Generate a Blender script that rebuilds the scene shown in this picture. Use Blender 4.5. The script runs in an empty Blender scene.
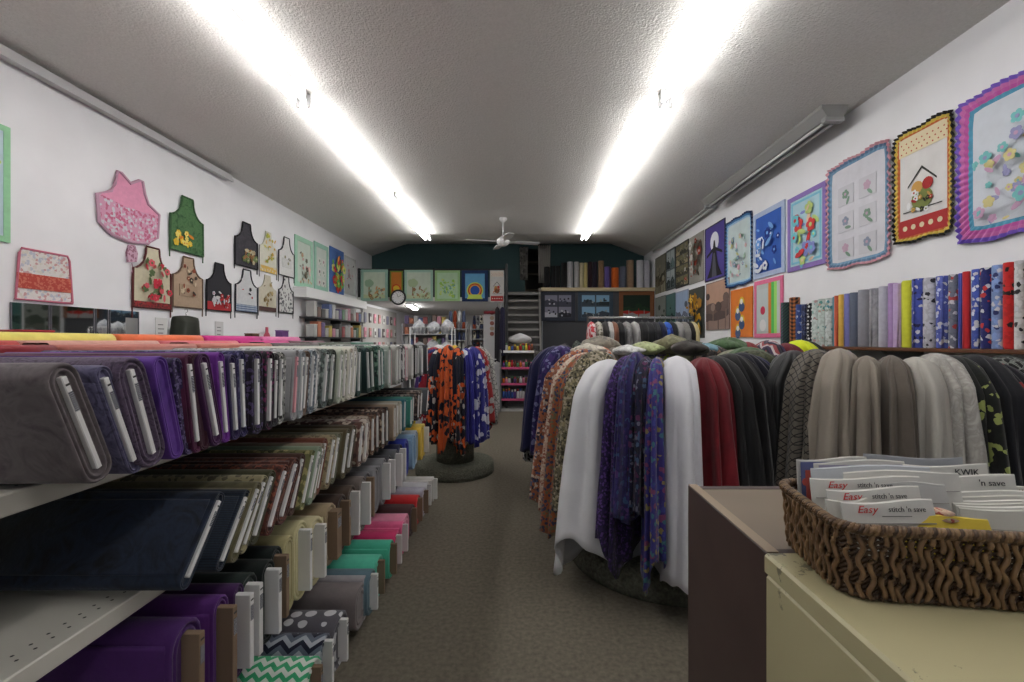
import bpy, math, random
from mathutils import Vector, Matrix
PI = math.pi
scn = bpy.context.scene
C = scn.collection
R = random.Random(7)
# ------------------------------------------------------------------ camera, world, exposure
CAMZ = 1.4
F = 450.0                      # focal length in pixels of the 1024 px wide frame
VX, VY = 522.0, 341.0          # vanishing point of the aisle in the photograph
cd = bpy.data.cameras.new('camera'); cam = bpy.data.objects.new('camera', cd); C.objects.link(cam)
cam.location = (0, 0, CAMZ); cam.rotation_euler = (PI/2, 0, 0)
cd.sensor_width = 36; cd.lens = F/1024*36; cd.shift_x = -(VX-512)/1024; cd.clip_start = .03; cd.clip_end = 60
scn.camera = cam
w = bpy.data.worlds.new('world'); scn.world = w; w.use_nodes = True
w.node_tree.nodes['Background'].inputs[0].default_value = (.80, .90, 1, 1)
w.node_tree.nodes['Background'].inputs[1].default_value = .35
scn.view_settings.view_transform = 'Standard'; scn.view_settings.look = 'None'
scn.view_settings.gamma = 1; scn.view_settings.use_curve_mapping = False
scn.view_settings.exposure = 0.2
TUBE = 20.0
# ------------------------------------------------------------------ materials
MC = {}
def nt(name):
    m = bpy.data.materials.new(name); m.use_nodes = True
    t = m.node_tree; b = t.nodes['Principled BSDF']
    return m, t, b
def M(c, rough=.6, metal=0, name='paint', **kw):
    k = ('M', tuple(c), rough, metal, name)
    if k in MC: return MC[k]
    m, t, b = nt(name)
    b.inputs['Base Color'].default_value = (*c, 1); b.inputs['Roughness'].default_value = rough
    b.inputs['Metallic'].default_value = metal
    MC[k] = m; return m
def math_n(t, op, a, b=None, c=None):
    n = t.nodes.new('ShaderNodeMath'); n.operation = op
    for i, v in enumerate((a, b, c)):
        if v is None: continue
        if isinstance(v, (int, float)): n.inputs[i].default_value = v
        else: t.links.new(v, n.inputs[i])
    return n.outputs[0]
def ramp(t, fac, cols, const=False):
    n = t.nodes.new('ShaderNodeValToRGB'); cr = n.color_ramp
    cr.interpolation = 'CONSTANT' if const else 'LINEAR'
    k = len(cols)
    for i in range(k):
        p = i/k if const else i/max(1, k-1)
        e = cr.elements[i] if i < 2 else cr.elements.new(p)
        e.position = p; e.color = (*cols[i], 1)
    if not isinstance(fac, float): t.links.new(fac, n.inputs[0])
    return n.outputs[0]
def coords(t):
    n = t.nodes.new('ShaderNodeTexCoord'); s = t.nodes.new('ShaderNodeSeparateXYZ')
    t.links.new(n.outputs['Object'], s.inputs[0])
    return n.outputs['Object'], s.outputs[0], s.outputs[1], s.outputs[2]
def fabric(kind, *cols, s=30.0, rough=.85, bump=.25):
    k = (kind, tuple(cols), s, rough)
    if k in MC: return MC[k]
    m, t, b = nt('fabric_'+kind)
    P, x, y, z = coords(t)
    b.inputs['Roughness'].default_value = rough
    try: b.inputs['Sheen Weight'].default_value = .15
    except Exception: pass
    noise = t.nodes.new('ShaderNodeTexNoise'); t.links.new(P, noise.inputs['Vector']); noise.inputs['Scale'].default_value = s
    noise.inputs['Detail'].default_value = 3
    nf = noise.outputs['Fac']
    out = None
    if kind == 'plain':
        c = cols[0]; out = ramp(t, nf, [tuple(v*.82 for v in c), tuple(min(1, v*1.12) for v in c)])
    elif kind == 'marble':
        noise.inputs['Distortion'].default_value = 1.6
        f = math_n(t, 'MULTIPLY_ADD', nf, 2.6, -.8)
        out = ramp(t, f, list(cols))
    elif kind in ('print', 'dots'):
        v = t.nodes.new('ShaderNodeTexVoronoi'); v.inputs['Scale'].default_value = s
        if kind == 'print':
            mx = t.nodes.new('ShaderNodeVectorMath'); mx.operation = 'MULTIPLY_ADD'
            t.links.new(noise.outputs['Color'], mx.inputs[0]); mx.inputs[1].default_value = (.9/s, .9/s, .9/s)
            t.links.new(P, mx.inputs[2]); t.links.new(mx.outputs[0], v.inputs['Vector'])
            sp = t.nodes.new('ShaderNodeSeparateColor'); t.links.new(v.outputs['Color'], sp.inputs[0])
            base = ramp(t, sp.outputs[0], list(cols), True)
            g = math_n(t, 'GREATER_THAN', v.outputs['Distance'], .62)
            mix = t.nodes.new('ShaderNodeMix'); mix.data_type = 'RGBA'
            t.links.new(g, mix.inputs[0]); t.links.new(base, mix.inputs[6]); mix.inputs[7].default_value = (*cols[0], 1)
            out = mix.outputs[2]
        else:
            v.inputs['Randomness'].default_value = .35; t.links.new(P, v.inputs['Vector'])
            g = math_n(t, 'LESS_THAN', v.outputs['Distance'], .36)
            out = ramp(t, g, [cols[0], cols[1]], True)
    elif kind == 'chevron':
        pp = math_n(t, 'PINGPONG', math_n(t, 'MULTIPLY', x, s), .5)
        yz = math_n(t, 'MULTIPLY', math_n(t, 'ADD', y, z), s)
        f = math_n(t, 'FRACT', math_n(t, 'ADD', yz, math_n(t, 'MULTIPLY', pp, 1.1)))
        out = ramp(t, f, list(cols), True)
    elif kind == 'plaid':
        a = math_n(t, 'FRACT', math_n(t, 'MULTIPLY', x, s)); c2 = math_n(t, 'FRACT', math_n(t, 'MULTIPLY', math_n(t, 'ADD', y, z), s))
        a = math_n(t, 'GREATER_THAN', a, .5); c2 = math_n(t, 'GREATER_THAN', c2, .5)
        f = math_n(t, 'MULTIPLY', math_n(t, 'ADD', a, c2), .49)
        out = ramp(t, f, list(cols), True)
    elif kind == 'stripe':
        f = math_n(t, 'FRACT', math_n(t, 'MULTIPLY', z, s)); out = ramp(t, f, list(cols), True)
    elif kind == 'diamond':
        a = math_n(t, 'FRACT', math_n(t, 'MULTIPLY', math_n(t, 'ADD', y, z), s)); c2 = math_n(t, 'FRACT', math_n(t, 'MULTIPLY', math_n(t, 'SUBTRACT', y, z), s))
        a = math_n(t, 'LESS_THAN', a, .16); c2 = math_n(t, 'LESS_THAN', c2, .16)
        out = ramp(t, math_n(t, 'MULTIPLY', math_n(t, 'MAXIMUM', a, c2), .99), [cols[0], cols[1]], True)
    elif kind == 'vein':
        v = t.nodes.new('ShaderNodeTexVoronoi'); v.feature = 'DISTANCE_TO_EDGE'; v.inputs['Scale'].default_value = s
        t.links.new(P, v.inputs['Vector'])
        g = math_n(t, 'LESS_THAN', v.outputs['Distance'], .07)
        out = ramp(t, g, [cols[0], cols[1]], True)
    t.links.new(out, b.inputs['Base Color'])
    bn = t.nodes.new('ShaderNodeTexNoise'); t.links.new(P, bn.inputs['Vector']); bn.inputs['Scale'].default_value = 90
    bp = t.nodes.new('ShaderNodeBump'); bp.inputs['Strength'].default_value = bump; bp.inputs['Distance'].default_value = .004
    t.links.new(bn.outputs['Fac'], bp.inputs['Height']); t.links.new(bp.outputs[0], b.inputs['Normal'])
    MC[k] = m; return m
def rough_mat(name, c1, c2, scale, bump, dist, rough=.9, detail=4):
    m, t, b = nt(name); P, x, y, z = coords(t)
    n = t.nodes.new('ShaderNodeTexNoise'); t.links.new(P, n.inputs['Vector']); n.inputs['Scale'].default_value = scale; n.inputs['Detail'].default_value = detail
    t.links.new(ramp(t, math_n(t, 'MULTIPLY_ADD', n.outputs['Fac'], 2, -.5), [c1, c2]), b.inputs['Base Color'])
    bp = t.nodes.new('ShaderNodeBump'); bp.inputs['Strength'].default_value = bump; bp.inputs['Distance'].default_value = dist
    t.links.new(n.outputs['Fac'], bp.inputs['Height']); t.links.new(bp.outputs[0], b.inputs['Normal'])
    b.inputs['Roughness'].default_value = rough
    return m
def emit(c, s, name='lamp_glow'):
    m, t, b = nt(name); b.inputs['Emission Color'].default_value = (*c, 1); b.inputs['Emission Strength'].default_value = s
    b.inputs['Base Color'].default_value = (.9, .9, .9, 1); return m
WALLM = rough_mat('wall_paint', (.80, .80, .82), (.86, .86, .88), 3, .05, .01, .7)
CEILM = rough_mat('popcorn_ceiling', (.66, .645, .615), (.76, .745, .715), 70, .7, .015, .95)
CARPET = rough_mat('carpet', (.105, .092, .068), (.19, .168, .13), 45, .5, .006, 1)
TEAL = rough_mat('teal_paint', (.036, .085, .088), (.045, .10, .104), 2, .05, .01, .7)
METALW = M((.62, .60, .54), .45, 0, 'shelf_enamel')
WHITE = M((.85, .85, .85), .5, 0, 'white_paint')
CARD = M((.78, .77, .76), .6, 0, 'white_card')
KRAFT = M((.25, .17, .11), .8, 0, 'kraft_card')
CHROME = M((.6, .6, .62), .25, 1, 'chrome')
DARKM = M((.03, .03, .032), .5, 0, 'black_metal')
BARC = fabric('stripe', (.03, .03, .04), (.55, .55, .6), (.03, .03, .04), s=260)
# ------------------------------------------------------------------ mesh helpers
class MB:
    def __init__(s): s.v = []; s.f = []; s.m = []
    def add(s, vs, fs, m=0):
        o = len(s.v); s.v += [tuple(p) for p in vs]; s.f += [tuple(i+o for i in f) for f in fs]; s.m += [m]*len(fs); return s
    def box(s, x0, x1, y0, y1, z0, z1, m=0, bev=0):
        if bev:
            b = min(bev, (x1-x0)*.45, (y1-y0)*.45, (z1-z0)*.45)
            vs = []; idx = {}
            X = (x0, x1); Y = (y0, y1); Z = (z0, z1)
            for i in (0, 1):
                for j in (0, 1):
                    for k in (0, 1):
                        sx, sy, sz = (1-2*i)*b, (1-2*j)*b, (1-2*k)*b
                        for a, p in enumerate(((X[i], Y[j]+sy, Z[k]+sz), (X[i]+sx, Y[j], Z[k]+sz), (X[i]+sx, Y[j]+sy, Z[k]))):
                            idx[(i, j, k, a)] = len(vs); vs.append(p)
            I = lambda i, j, k, a: idx[(i, j, k, a)]
            fs = []
            for i in (0, 1):
                q = [(0, 0), (0, 1), (1, 1), (1, 0)]
                if i == 1: q = q[::-1]
                fs.append([I(i, a, b_, 0) for a, b_ in q])
                fs.append([I(a, i, b_, 1) for a, b_ in q[::-1]])
                fs.append([I(a, b_, i, 2) for a, b_ in q])
            for a in (0, 1):
                for b_ in (0, 1):
                    e = [I(0, a, b_, 1), I(1, a, b_, 1), I(1, a, b_, 2), I(0, a, b_, 2)]
                    fs.append(e if (a+b_) % 2 == 0 else e[::-1])
                    e = [I(a, 0, b_, 0), I(a, 1, b_, 0), I(a, 1, b_, 2), I(a, 0, b_, 2)]
                    fs.append(e[::-1] if (a+b_) % 2 == 0 else e)
                    e = [I(a, b_, 0, 0), I(a, b_, 1, 0), I(a, b_, 1, 1), I(a, b_, 0, 1)]
                    fs.append(e if (a+b_) % 2 == 0 else e[::-1])
            for i in (0, 1):
                for j in (0, 1):
                    for k in (0, 1):
                        e = [I(i, j, k, 0), I(i, j, k, 1), I(i, j, k, 2)]
                        fs.append(e if (i+j+k) % 2 == 0 else e[::-1])
            return s.add(vs, fs, m)
        vs = [(x0, y0, z0), (x1, y0, z0), (x1, y1, z0), (x0, y1, z0), (x0, y0, z1), (x1, y0, z1), (x1, y1, z1), (x0, y1, z1)]
        return s.add(vs, [(3, 2, 1, 0), (4, 5, 6, 7), (0, 1, 5, 4), (1, 2, 6, 5), (2, 3, 7, 6), (3, 0, 4, 7)], m)
    def loops(s, L, m=0, cap0=True, cap1=True, closed=True):
        n = len(L[0]); vs = [p for l in L for p in l]; fs = []
        for i in range(len(L)-1):
            for j in range(n if closed else n-1):
                a = i*n+j; b = i*n+(j+1) % n
                fs.append((a, b, b+n, a+n))
        if cap0: fs.append(tuple(range(n))[::-1])
        if cap1: fs.append(tuple(range((len(L)-1)*n, len(L)*n)))
        return s.add(vs, fs, m)
    def tube(s, path, r, n=6, m=0):
        P = [Vector(p) for p in path]; L = []
        for i, p in enumerate(P):
            d = (P[min(i+1, len(P)-1)]-P[max(i-1, 0)]).normalized()
            up = Vector((0, 0, 1)) if abs(d.z) < .9 else Vector((1, 0, 0))
            a = d.cross(up).normalized(); b = d.cross(a)
            rr = r[i] if isinstance(r, (list, tuple)) else r
            L.append([p+a*math.cos(2*PI*j/n)*rr+b*math.sin(2*PI*j/n)*rr for j in range(n)])
        return s.loops(L, m)
    def lathe(s, prof, n=24, m=0, cx=0, cy=0):
        L = [[(cx+r*math.cos(2*PI*j/n), cy+r*math.sin(2*PI*j/n), z) for j in range(n)] for r, z in prof]
        return s.loops(L, m)
    def poly(s, pts, y0, y1, m=0):        # prism in the XZ plane; y0 = front (nearer viewer, smaller y)
        n = len(pts); A = sum(pts[i][0]*pts[(i+1) % n][1]-pts[(i+1) % n][0]*pts[i][1] for i in range(n))
        if A < 0: pts = pts[::-1]
        vs = [(x, y0, z) for x, z in pts]+[(x, y1, z) for x, z in pts]
        fs = [tuple(range(n)), tuple(range(n, 2*n))[::-1]]+[(i, i+n, (i+1) % n+n, (i+1) % n) for i in range(n)]
        return s.add(vs, fs, m)
    def disc(s, x, z, r, y0, y1, m=0, n=12, sx=1, rot=0):
        ca, sa = math.cos(rot), math.sin(rot)
        pts = []
        for i in range(n):
            a = 2*PI*i/n; u, v = r*sx*math.cos(a), r*math.sin(a)
            pts.append((x+u*ca-v*sa, z+u*sa+v*ca))
        return s.poly(pts, y0, y1, m)
    def build(s, name, mats, parent=None, smooth=False, loc=None):
        me = bpy.data.meshes.new(name); me.from_pydata(s.v, [], s.f)
        if not isinstance(mats, (list, tuple)): mats = [mats]
        for m in mats: me.materials.append(m)
        if len(mats) > 1: me.polygons.foreach_set('material_index', [min(i, len(mats)-1) for i in s.m])
        if smooth: me.polygons.foreach_set('use_smooth', [True]*len(me.polygons))
        me.update()
        o = bpy.data.objects.new(name, me); C.objects.link(o)
        if parent: o.parent = parent
        if loc: o.location = loc
        return o
LABELS = {}
def tag(o, label, cat, group=None):
    if label in LABELS and not group: print('DUPLABEL', label)
    LABELS[label] = 1
    o['label'] = label; o['category'] = cat
    if group: o['group'] = group
    return o
def thing(name, label, cat, loc=(0, 0, 0), rz=0, group=None, rx=0, ry=0):
    o = bpy.data.objects.new(name, None); C.objects.link(o); o.empty_display_size = .05
    o.location = loc; o.rotation_euler = (rx, ry, rz); return tag(o, label, cat, group)
def struct(name, mb, mat, smooth=False):
    o = mb.build(name, mat, smooth=smooth); o['kind'] = 'structure'; return o
def dX(px, X): return X*F/(px-VX)                # depth at which the plane x = X is met by picture column px
def Zat(py, d): return CAMZ+(VY-py)*d/F
def Xat(px, d): return (px-VX)*d/F
ORD = ['first', 'second', 'third', 'fourth', 'fifth', 'sixth', 'seventh', 'eighth', 'ninth', 'tenth', 'eleventh', 'twelfth', 'thirteenth', 'fourteenth', 'fifteenth', 'sixteenth', 'seventeenth', 'eighteenth', 'nineteenth'] + \
      [t_ for a in ('twenty', 'thirty', 'forty', 'fifty') for t_ in ([a[:-1]+'ieth']+[a+'-'+q for q in ('first', 'second', 'third', 'fourth', 'fifth', 'sixth', 'seventh', 'eighth', 'ninth')])]
def text_mesh(txt, size, mat, parent, loc, rot, shear=0, depth=.0003, sx=1, name='lettering'):
    cu = bpy.data.curves.new('lettering', 'FONT'); cu.body = txt; cu.size = size; cu.extrude = depth; cu.shear = shear; cu.resolution_u = 2
    ob = bpy.data.objects.new('tmp', cu); C.objects.link(ob)
    bpy.context.view_layer.update()
    me = bpy.data.meshes.new_from_object(ob.evaluated_get(bpy.context.evaluated_depsgraph_get()))
    bpy.data.objects.remove(ob); me.materials.clear(); me.materials.append(mat)
    o = bpy.data.objects.new(name, me); C.objects.link(o); o.parent = parent; o.location = loc; o.rotation_euler = rot; o.scale = (sx, 1, 1)
    return o
# ------------------------------------------------------------------ room shell
XL, XR, CH, YB, YF = -3.62, 2.94, 3.45, 10.85, -2.6
struct('floor', MB().box(XL-.2, XR+.2, YF-.2, 15.4, -.12, 0), CARPET)
cm = MB(); ys = [YF-.1, 3, 6, 8.6, 9.6, 10.3, YB+.1]
xs = [XL-.2, XL, -2.75, -1, .6, 2.15, XR, XR+.2]
def cz(x, y):
    k = max(0, (y-9.0)/(YB-9.0)); inner = 1 if -2.8 < x < 2.2 else 0
    return CH+.29*k*inner
L = [[(x, y, cz(x, y)) for x in xs] for y in ys]
cm.loops(L, 0, False, False, False)
cm.loops([[(x, y, 3.95) for x in xs] for y in (YF-.1, YB+.1)], 0, False, False, False)
struct('ceiling', cm, CEILM)
struct('wall_left', MB().box(XL-.15, XL, YF, 15.2, 0, 3.8), WALLM)
struct('wall_right', MB().box(XR, XR+.15, YF, YB, 0, 3.8), WALLM)
# street end of the shop, behind the camera, with its display windows
wf = MB(); wf.box(XL, XR, YF-.15, YF, 0, .6).box(XL, XR, YF-.15, YF, 2.6, 3.8)
for a, b in ((XL, -3.3), (-.6, -.4), (.5, .7), (2.7, XR)): wf.box(a, b, YF-.15, YF, .6, 2.6)
struct('wall_front', wf, WALLM)
glassm, gt, gb = nt('window_glass'); gb.inputs['Transmission Weight'].default_value = 1; gb.inputs['Roughness'].default_value = .0; gb.inputs['IOR'].default_value = 1.05
for i, (a, b) in enumerate(((-3.3, -.6), (-.4, .5), (.7, 2.7))):
    struct('window_%d' % (i+1), MB().box(a, b, YF-.08, YF-.07, .6, 2.6), glassm)
# teal wall above the loft, with a doorway at the head of the stair
bw = MB(); dx0, dx1, dz = .07, .62, 3.62
bw.box(XL, dx0, YB, YB+.12, 2.3, 3.95).box(dx1, XR, YB, YB+.12, 2.3, 3.95).box(dx0, dx1, YB, YB+.12, dz, 3.95)
struct('wall_back', bw, TEAL)
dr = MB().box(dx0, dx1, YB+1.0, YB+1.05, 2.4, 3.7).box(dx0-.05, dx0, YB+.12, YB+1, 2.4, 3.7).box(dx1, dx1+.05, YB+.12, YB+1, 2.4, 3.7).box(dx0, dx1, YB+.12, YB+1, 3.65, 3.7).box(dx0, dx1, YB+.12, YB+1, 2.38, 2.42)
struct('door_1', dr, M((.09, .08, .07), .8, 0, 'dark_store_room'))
# loft slab (white underside) and lower rear wall under it
struct('ceiling_loft', MB().box(XL, -.42, 9.86, 15.2, 2.27, 2.36), M((.62, .61, .60), .8, 0, 'loft_paint'))
struct('wall_rear', MB().box(XL, XR, 15.0, 15.2, 0, 2.4), M((.62, .61, .60), .8, 0, 'loft_paint'))
struct('wall_partition', MB().box(-.48, -.42, 9.95, 15, 0, 2.27), WALLM)
lw = MB().box(.46, XR, 9.98, 10.1, 0, 2.5).box(.46, XR, 10.1, YB, 2.4, 2.5)
struct('wall_under_loft', lw, M((.07, .072, .08), .8, 0, 'dark_panelling'))
struct('wall_stair', MB().box(-.42, .46, 10.3, 10.36, 0, 2.45).box(-.42, .46, 10.05, 10.97, 2.42, 2.5), M((.16, .155, .15), .8, 0, 'stair_wall_paint'))
tm = MB().box(.42, XR-.02, 9.88, 10.4, 2.5, 2.575)
struct('trim_1', tm, M((.55, .45, .28), .6, 0, 'plywood'))
struct('trim_2', MB().box(XL, XL+.22, 7.1, 9.86, 2.10, 2.26), WHITE)
struct('trim_3', MB().box(XL, XL+.08, 3.0, 5.5, 3.36, 3.42).box(XL+.08, XL+.1, 3.0, 5.5, 3.34, 3.37), M((.6, .6, .6), .4, 0, 'rail_paint'))
struct('baseboard_left', MB().box(XL, XL+.02, YF, 15, 0, .1), M((.2, .17, .14), .6))
struct('baseboard_right', MB().box(XR-.02, XR, YF, 9.9, 0, .1), M((.2, .17, .14), .6))
# ------------------------------------------------------------------ ceiling lights
GLOW = emit((1, .98, .96), TUBE, 'lit_tube')
def strip_light(x, y0, y1, label, lit=True):
    t = thing('ceiling_light', label, 'light', (x, (y0+y1)/2, CH), 0, 'fluorescent strip lights'); h = (y1-y0)/2
    mb = MB(); mb.loops([[(-.012, y, -.075), (.012, y, -.075), (.03, y, -.02), (.03, y, 0), (-.03, y, 0), (-.03, y, -.02)][::-1] for y in (-h+.004, h-.004)])
    mb.build('housing', M((.45, .45, .46), .4, 0, 'light_housing'), t)
    for s in (-1, 1):
        MB().tube([(s*.042, -h+.03, -.10), (s*.042, h-.03, -.10)], .016, 10).build('tube', GLOW if lit else WHITE, t, True)
        for e in (-1, 1):
            MB().box(s*.042-.016, s*.042+.012, e*(h-.018)-.012, e*(h-.018)+.012, -.115, -.004, 0, .003).build('lamp_holder', WHITE, t)
LX1, LX2 = -1.81, 1.19
for x, side in ((LX1, 'left'), (LX2, 'right')):
    for (a, b), nm in zip(((-1.3, 1.2), (1.24, 3.68), (3.72, 6.18), (6.22, 8.66)), ('behind the viewer', 'nearest', 'middle', 'farthest')):
        strip_light(x, a, b, 'lit bare twin tube light on ceiling, %s fixture of the %s run' % (nm, side))
t = thing('ceiling_light', 'lit tube light on the low ceiling below the hanging quilts', 'light', (-2.7, 11.1, 2.27), .12)
MB().box(-.06, .06, -.75, .75, -.03, 0).build('housing', WHITE, t); MB().box(-.05, .05, -.72, .72, -.06, -.032, 0, .01).build('diffuser', emit((1, .98, .95), 42, 'lit_diffuser'), t)
t = thing('ceiling_light', 'unlit long strip light against the ceiling beside the right wall', 'light', (2.7, 5.2, CH))
mb = MB(); mb.loops([[(-.05, y, -.11), (.08, y, -.11), (.13, y, -.03), (.13, y, 0), (-.10, y, 0), (-.1, y, -.03)][::-1] for y in (-1.3, 1.3)]); mb.build('housing', M((.3, .3, .29), .5), t)
for s in (-.03, .05): MB().tube([(s, -1.2, -.125), (s, 1.2, -.125)], .013, 8).build('tube', M((.75, .75, .75), .3), t, True)
for s in (-1.27, 1.27): MB().box(-.07, .1, s-.03, s+.03, -.14, -.1, 0, .005).build('end_cap', M((.4, .4, .4), .5), t)
o = MB().tube([(2.86, 6.7, 3.40), (2.86, 9.8, 3.36)], .022, 8).tube([(2.8, 6.7, 3.42), (2.8, 9.8, 3.40)], .012, 8).build('conduit_pipe', M((.6, .6, .58), .5), None, True)
tag(o, 'white conduit pipe along the top of the right wall', 'pipe')
# ceiling fan
fy = 7.5
t = thing('ceiling_fan', 'white four-blade ceiling fan hanging between the light runs', 'fan', (Xat(503, fy), fy, CH), .25)
MB().lathe([(.0, 0), (.06, 0), (.065, -.03), (.03, -.07), (.012, -.08)], 16).build('canopy', WHITE, t, True)
MB().tube([(0, 0, -.06), (0, 0, -.33)], .011, 8).build('rod', WHITE, t, True)
MB().lathe([(.02, -.3), (.05, -.32), (.10, -.36), (.11, -.4), (.09, -.44), (.04, -.47), (0.005, -.48)], 20).build('motor', WHITE, t, True)
for k in range(4):
    a = k*PI/2; bl = MB(); n = 8; P1 = []
    for i in range(n+1): u = .2+.42*i/n; P1.append((u, .05+.015*math.sin(PI*i/n)))
    Lp = []
    for u, h in P1:
        Lp.append([(u, -h, -.392), (u, h, -.408), (u, h, -.402), (u, -h, -.386)])
    bl.loops(Lp); bl.box(.09, .22, -.015, .015, -.4, -.39)
    b = bl.build('blade', WHITE, t); b.rotation_euler = (0, 0, a)
# ------------------------------------------------------------------ fabric bolts on flat cards
def ring(h, th, n=6, rr=None):            # rounded rectangle in (y,z), y = thickness, z up, origin at bottom middle
    r = rr if rr else min(th*.48, h*.3); pts = []
    for (cy, cz_, a0) in ((th/2-r, r, -PI/2), (th/2-r, h-r, 0), (-th/2+r, h-r, PI/2), (-th/2+r, r, PI)):
        for i in range(n): a = a0+PI/2*i/(n-1); pts.append((cy+r*math.cos(a), cz_+r*math.sin(a)))
    return pts
def bolt(label, x_end, y, z, h, th, L, lean, fab, direction=1, card='white', card_out=.003, sag=0, group=None, barcode=False, card_h=.8, yaw=0, card_th=None, name='fabric_bolt', detail=True):
    """a bolt lying across the shelf: its end faces +x (direction 1) or -x (-1), lean rotates it about its long axis"""
    t = thing(name, label, 'fabric bolt', (x_end, y, z), yaw if direction == 1 else PI+yaw, group, rx=lean*direction)
    base = ring(h, th, 5); ph = R.random()*6; mb = MB()
    def lp(scale, x, wob=0):
        cy, cz_ = 0, h/2; o = []
        d = th/2*(1-scale)
        for j, (a, b) in enumerate(base):
            yy = a*(1-2*d/th) if th > 0 else a; zz = cz_+(b-cz_)*(1-2*d/h)
            o.append((x, yy+wob*math.sin(j*1.3+ph), zz))
        return o
    k = 5 if detail else 2
    loops_ = [lp(1, -L)]
    for i in range(1, k): loops_.append(lp(1, -L+L*i/k, .0015))
    loops_ += [lp(1, -.004), lp(.93, 0), lp(.82, 0)]
    if detail: loops_ += [lp(.80, -.007), lp(.70, -.007), lp(.68, -.001), lp(.55, -.001), lp(.53, -.007), lp(.4, -.007)]
    if sag:
        loops_ = [[(x, yy*(1+sag*math.sin(PI*min(1, zz/h))), zz) for x, yy, zz in l] for l in loops_]
    mb.loops(loops_); f = mb.build('fabric', fab, t, True)
    if detail:      # free fabric edge folded down one side
        fl = MB(); s = -1 if R.random() < .5 else 1; yy = s*(th/2*(1+sag)+.0025)
        fl.loops([[(x, yy-s*.002, h*.12), (x, yy+s*.0015, h*.14), (x, yy+s*.003, h*.55), (x, yy+s*.001, h*.86), (x, yy-s*.004, h*.9), (x, yy-s*.004, h*.12)] for x in (-L*.98, -.004-R.random()*.01)])
        fl.build('loose_edge', fab, t, True)
    if card:
        ct = card_th or min(.011, th*.34); cb = MB().box(-.05, card_out, -ct/2, ct/2, h*(1-card_h)/2+.004, h*(1+card_h)/2, 0, .0015)
        c = cb.build('card', {'white': CARD, 'kraft': KRAFT, 'pink': M((.75, .35, .4), .6)}.get(card, CARD), t)
        if barcode:
            MB().box(card_out+.0002, card_out+.001, -ct*.36, ct*.36, h*.62, h*.78).build('price_label', BARC, c)
            MB().box(card_out+.0002, card_out+.001, -ct*.3, ct*.3, h*.83, h*.845).build('printed_mark', M((.03, .03, .03)), c)
    return t
# colours (linear)
def c(*a): return tuple((v/255.)**2.2 for v in a)
GRY = c(118, 108, 112)
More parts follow.
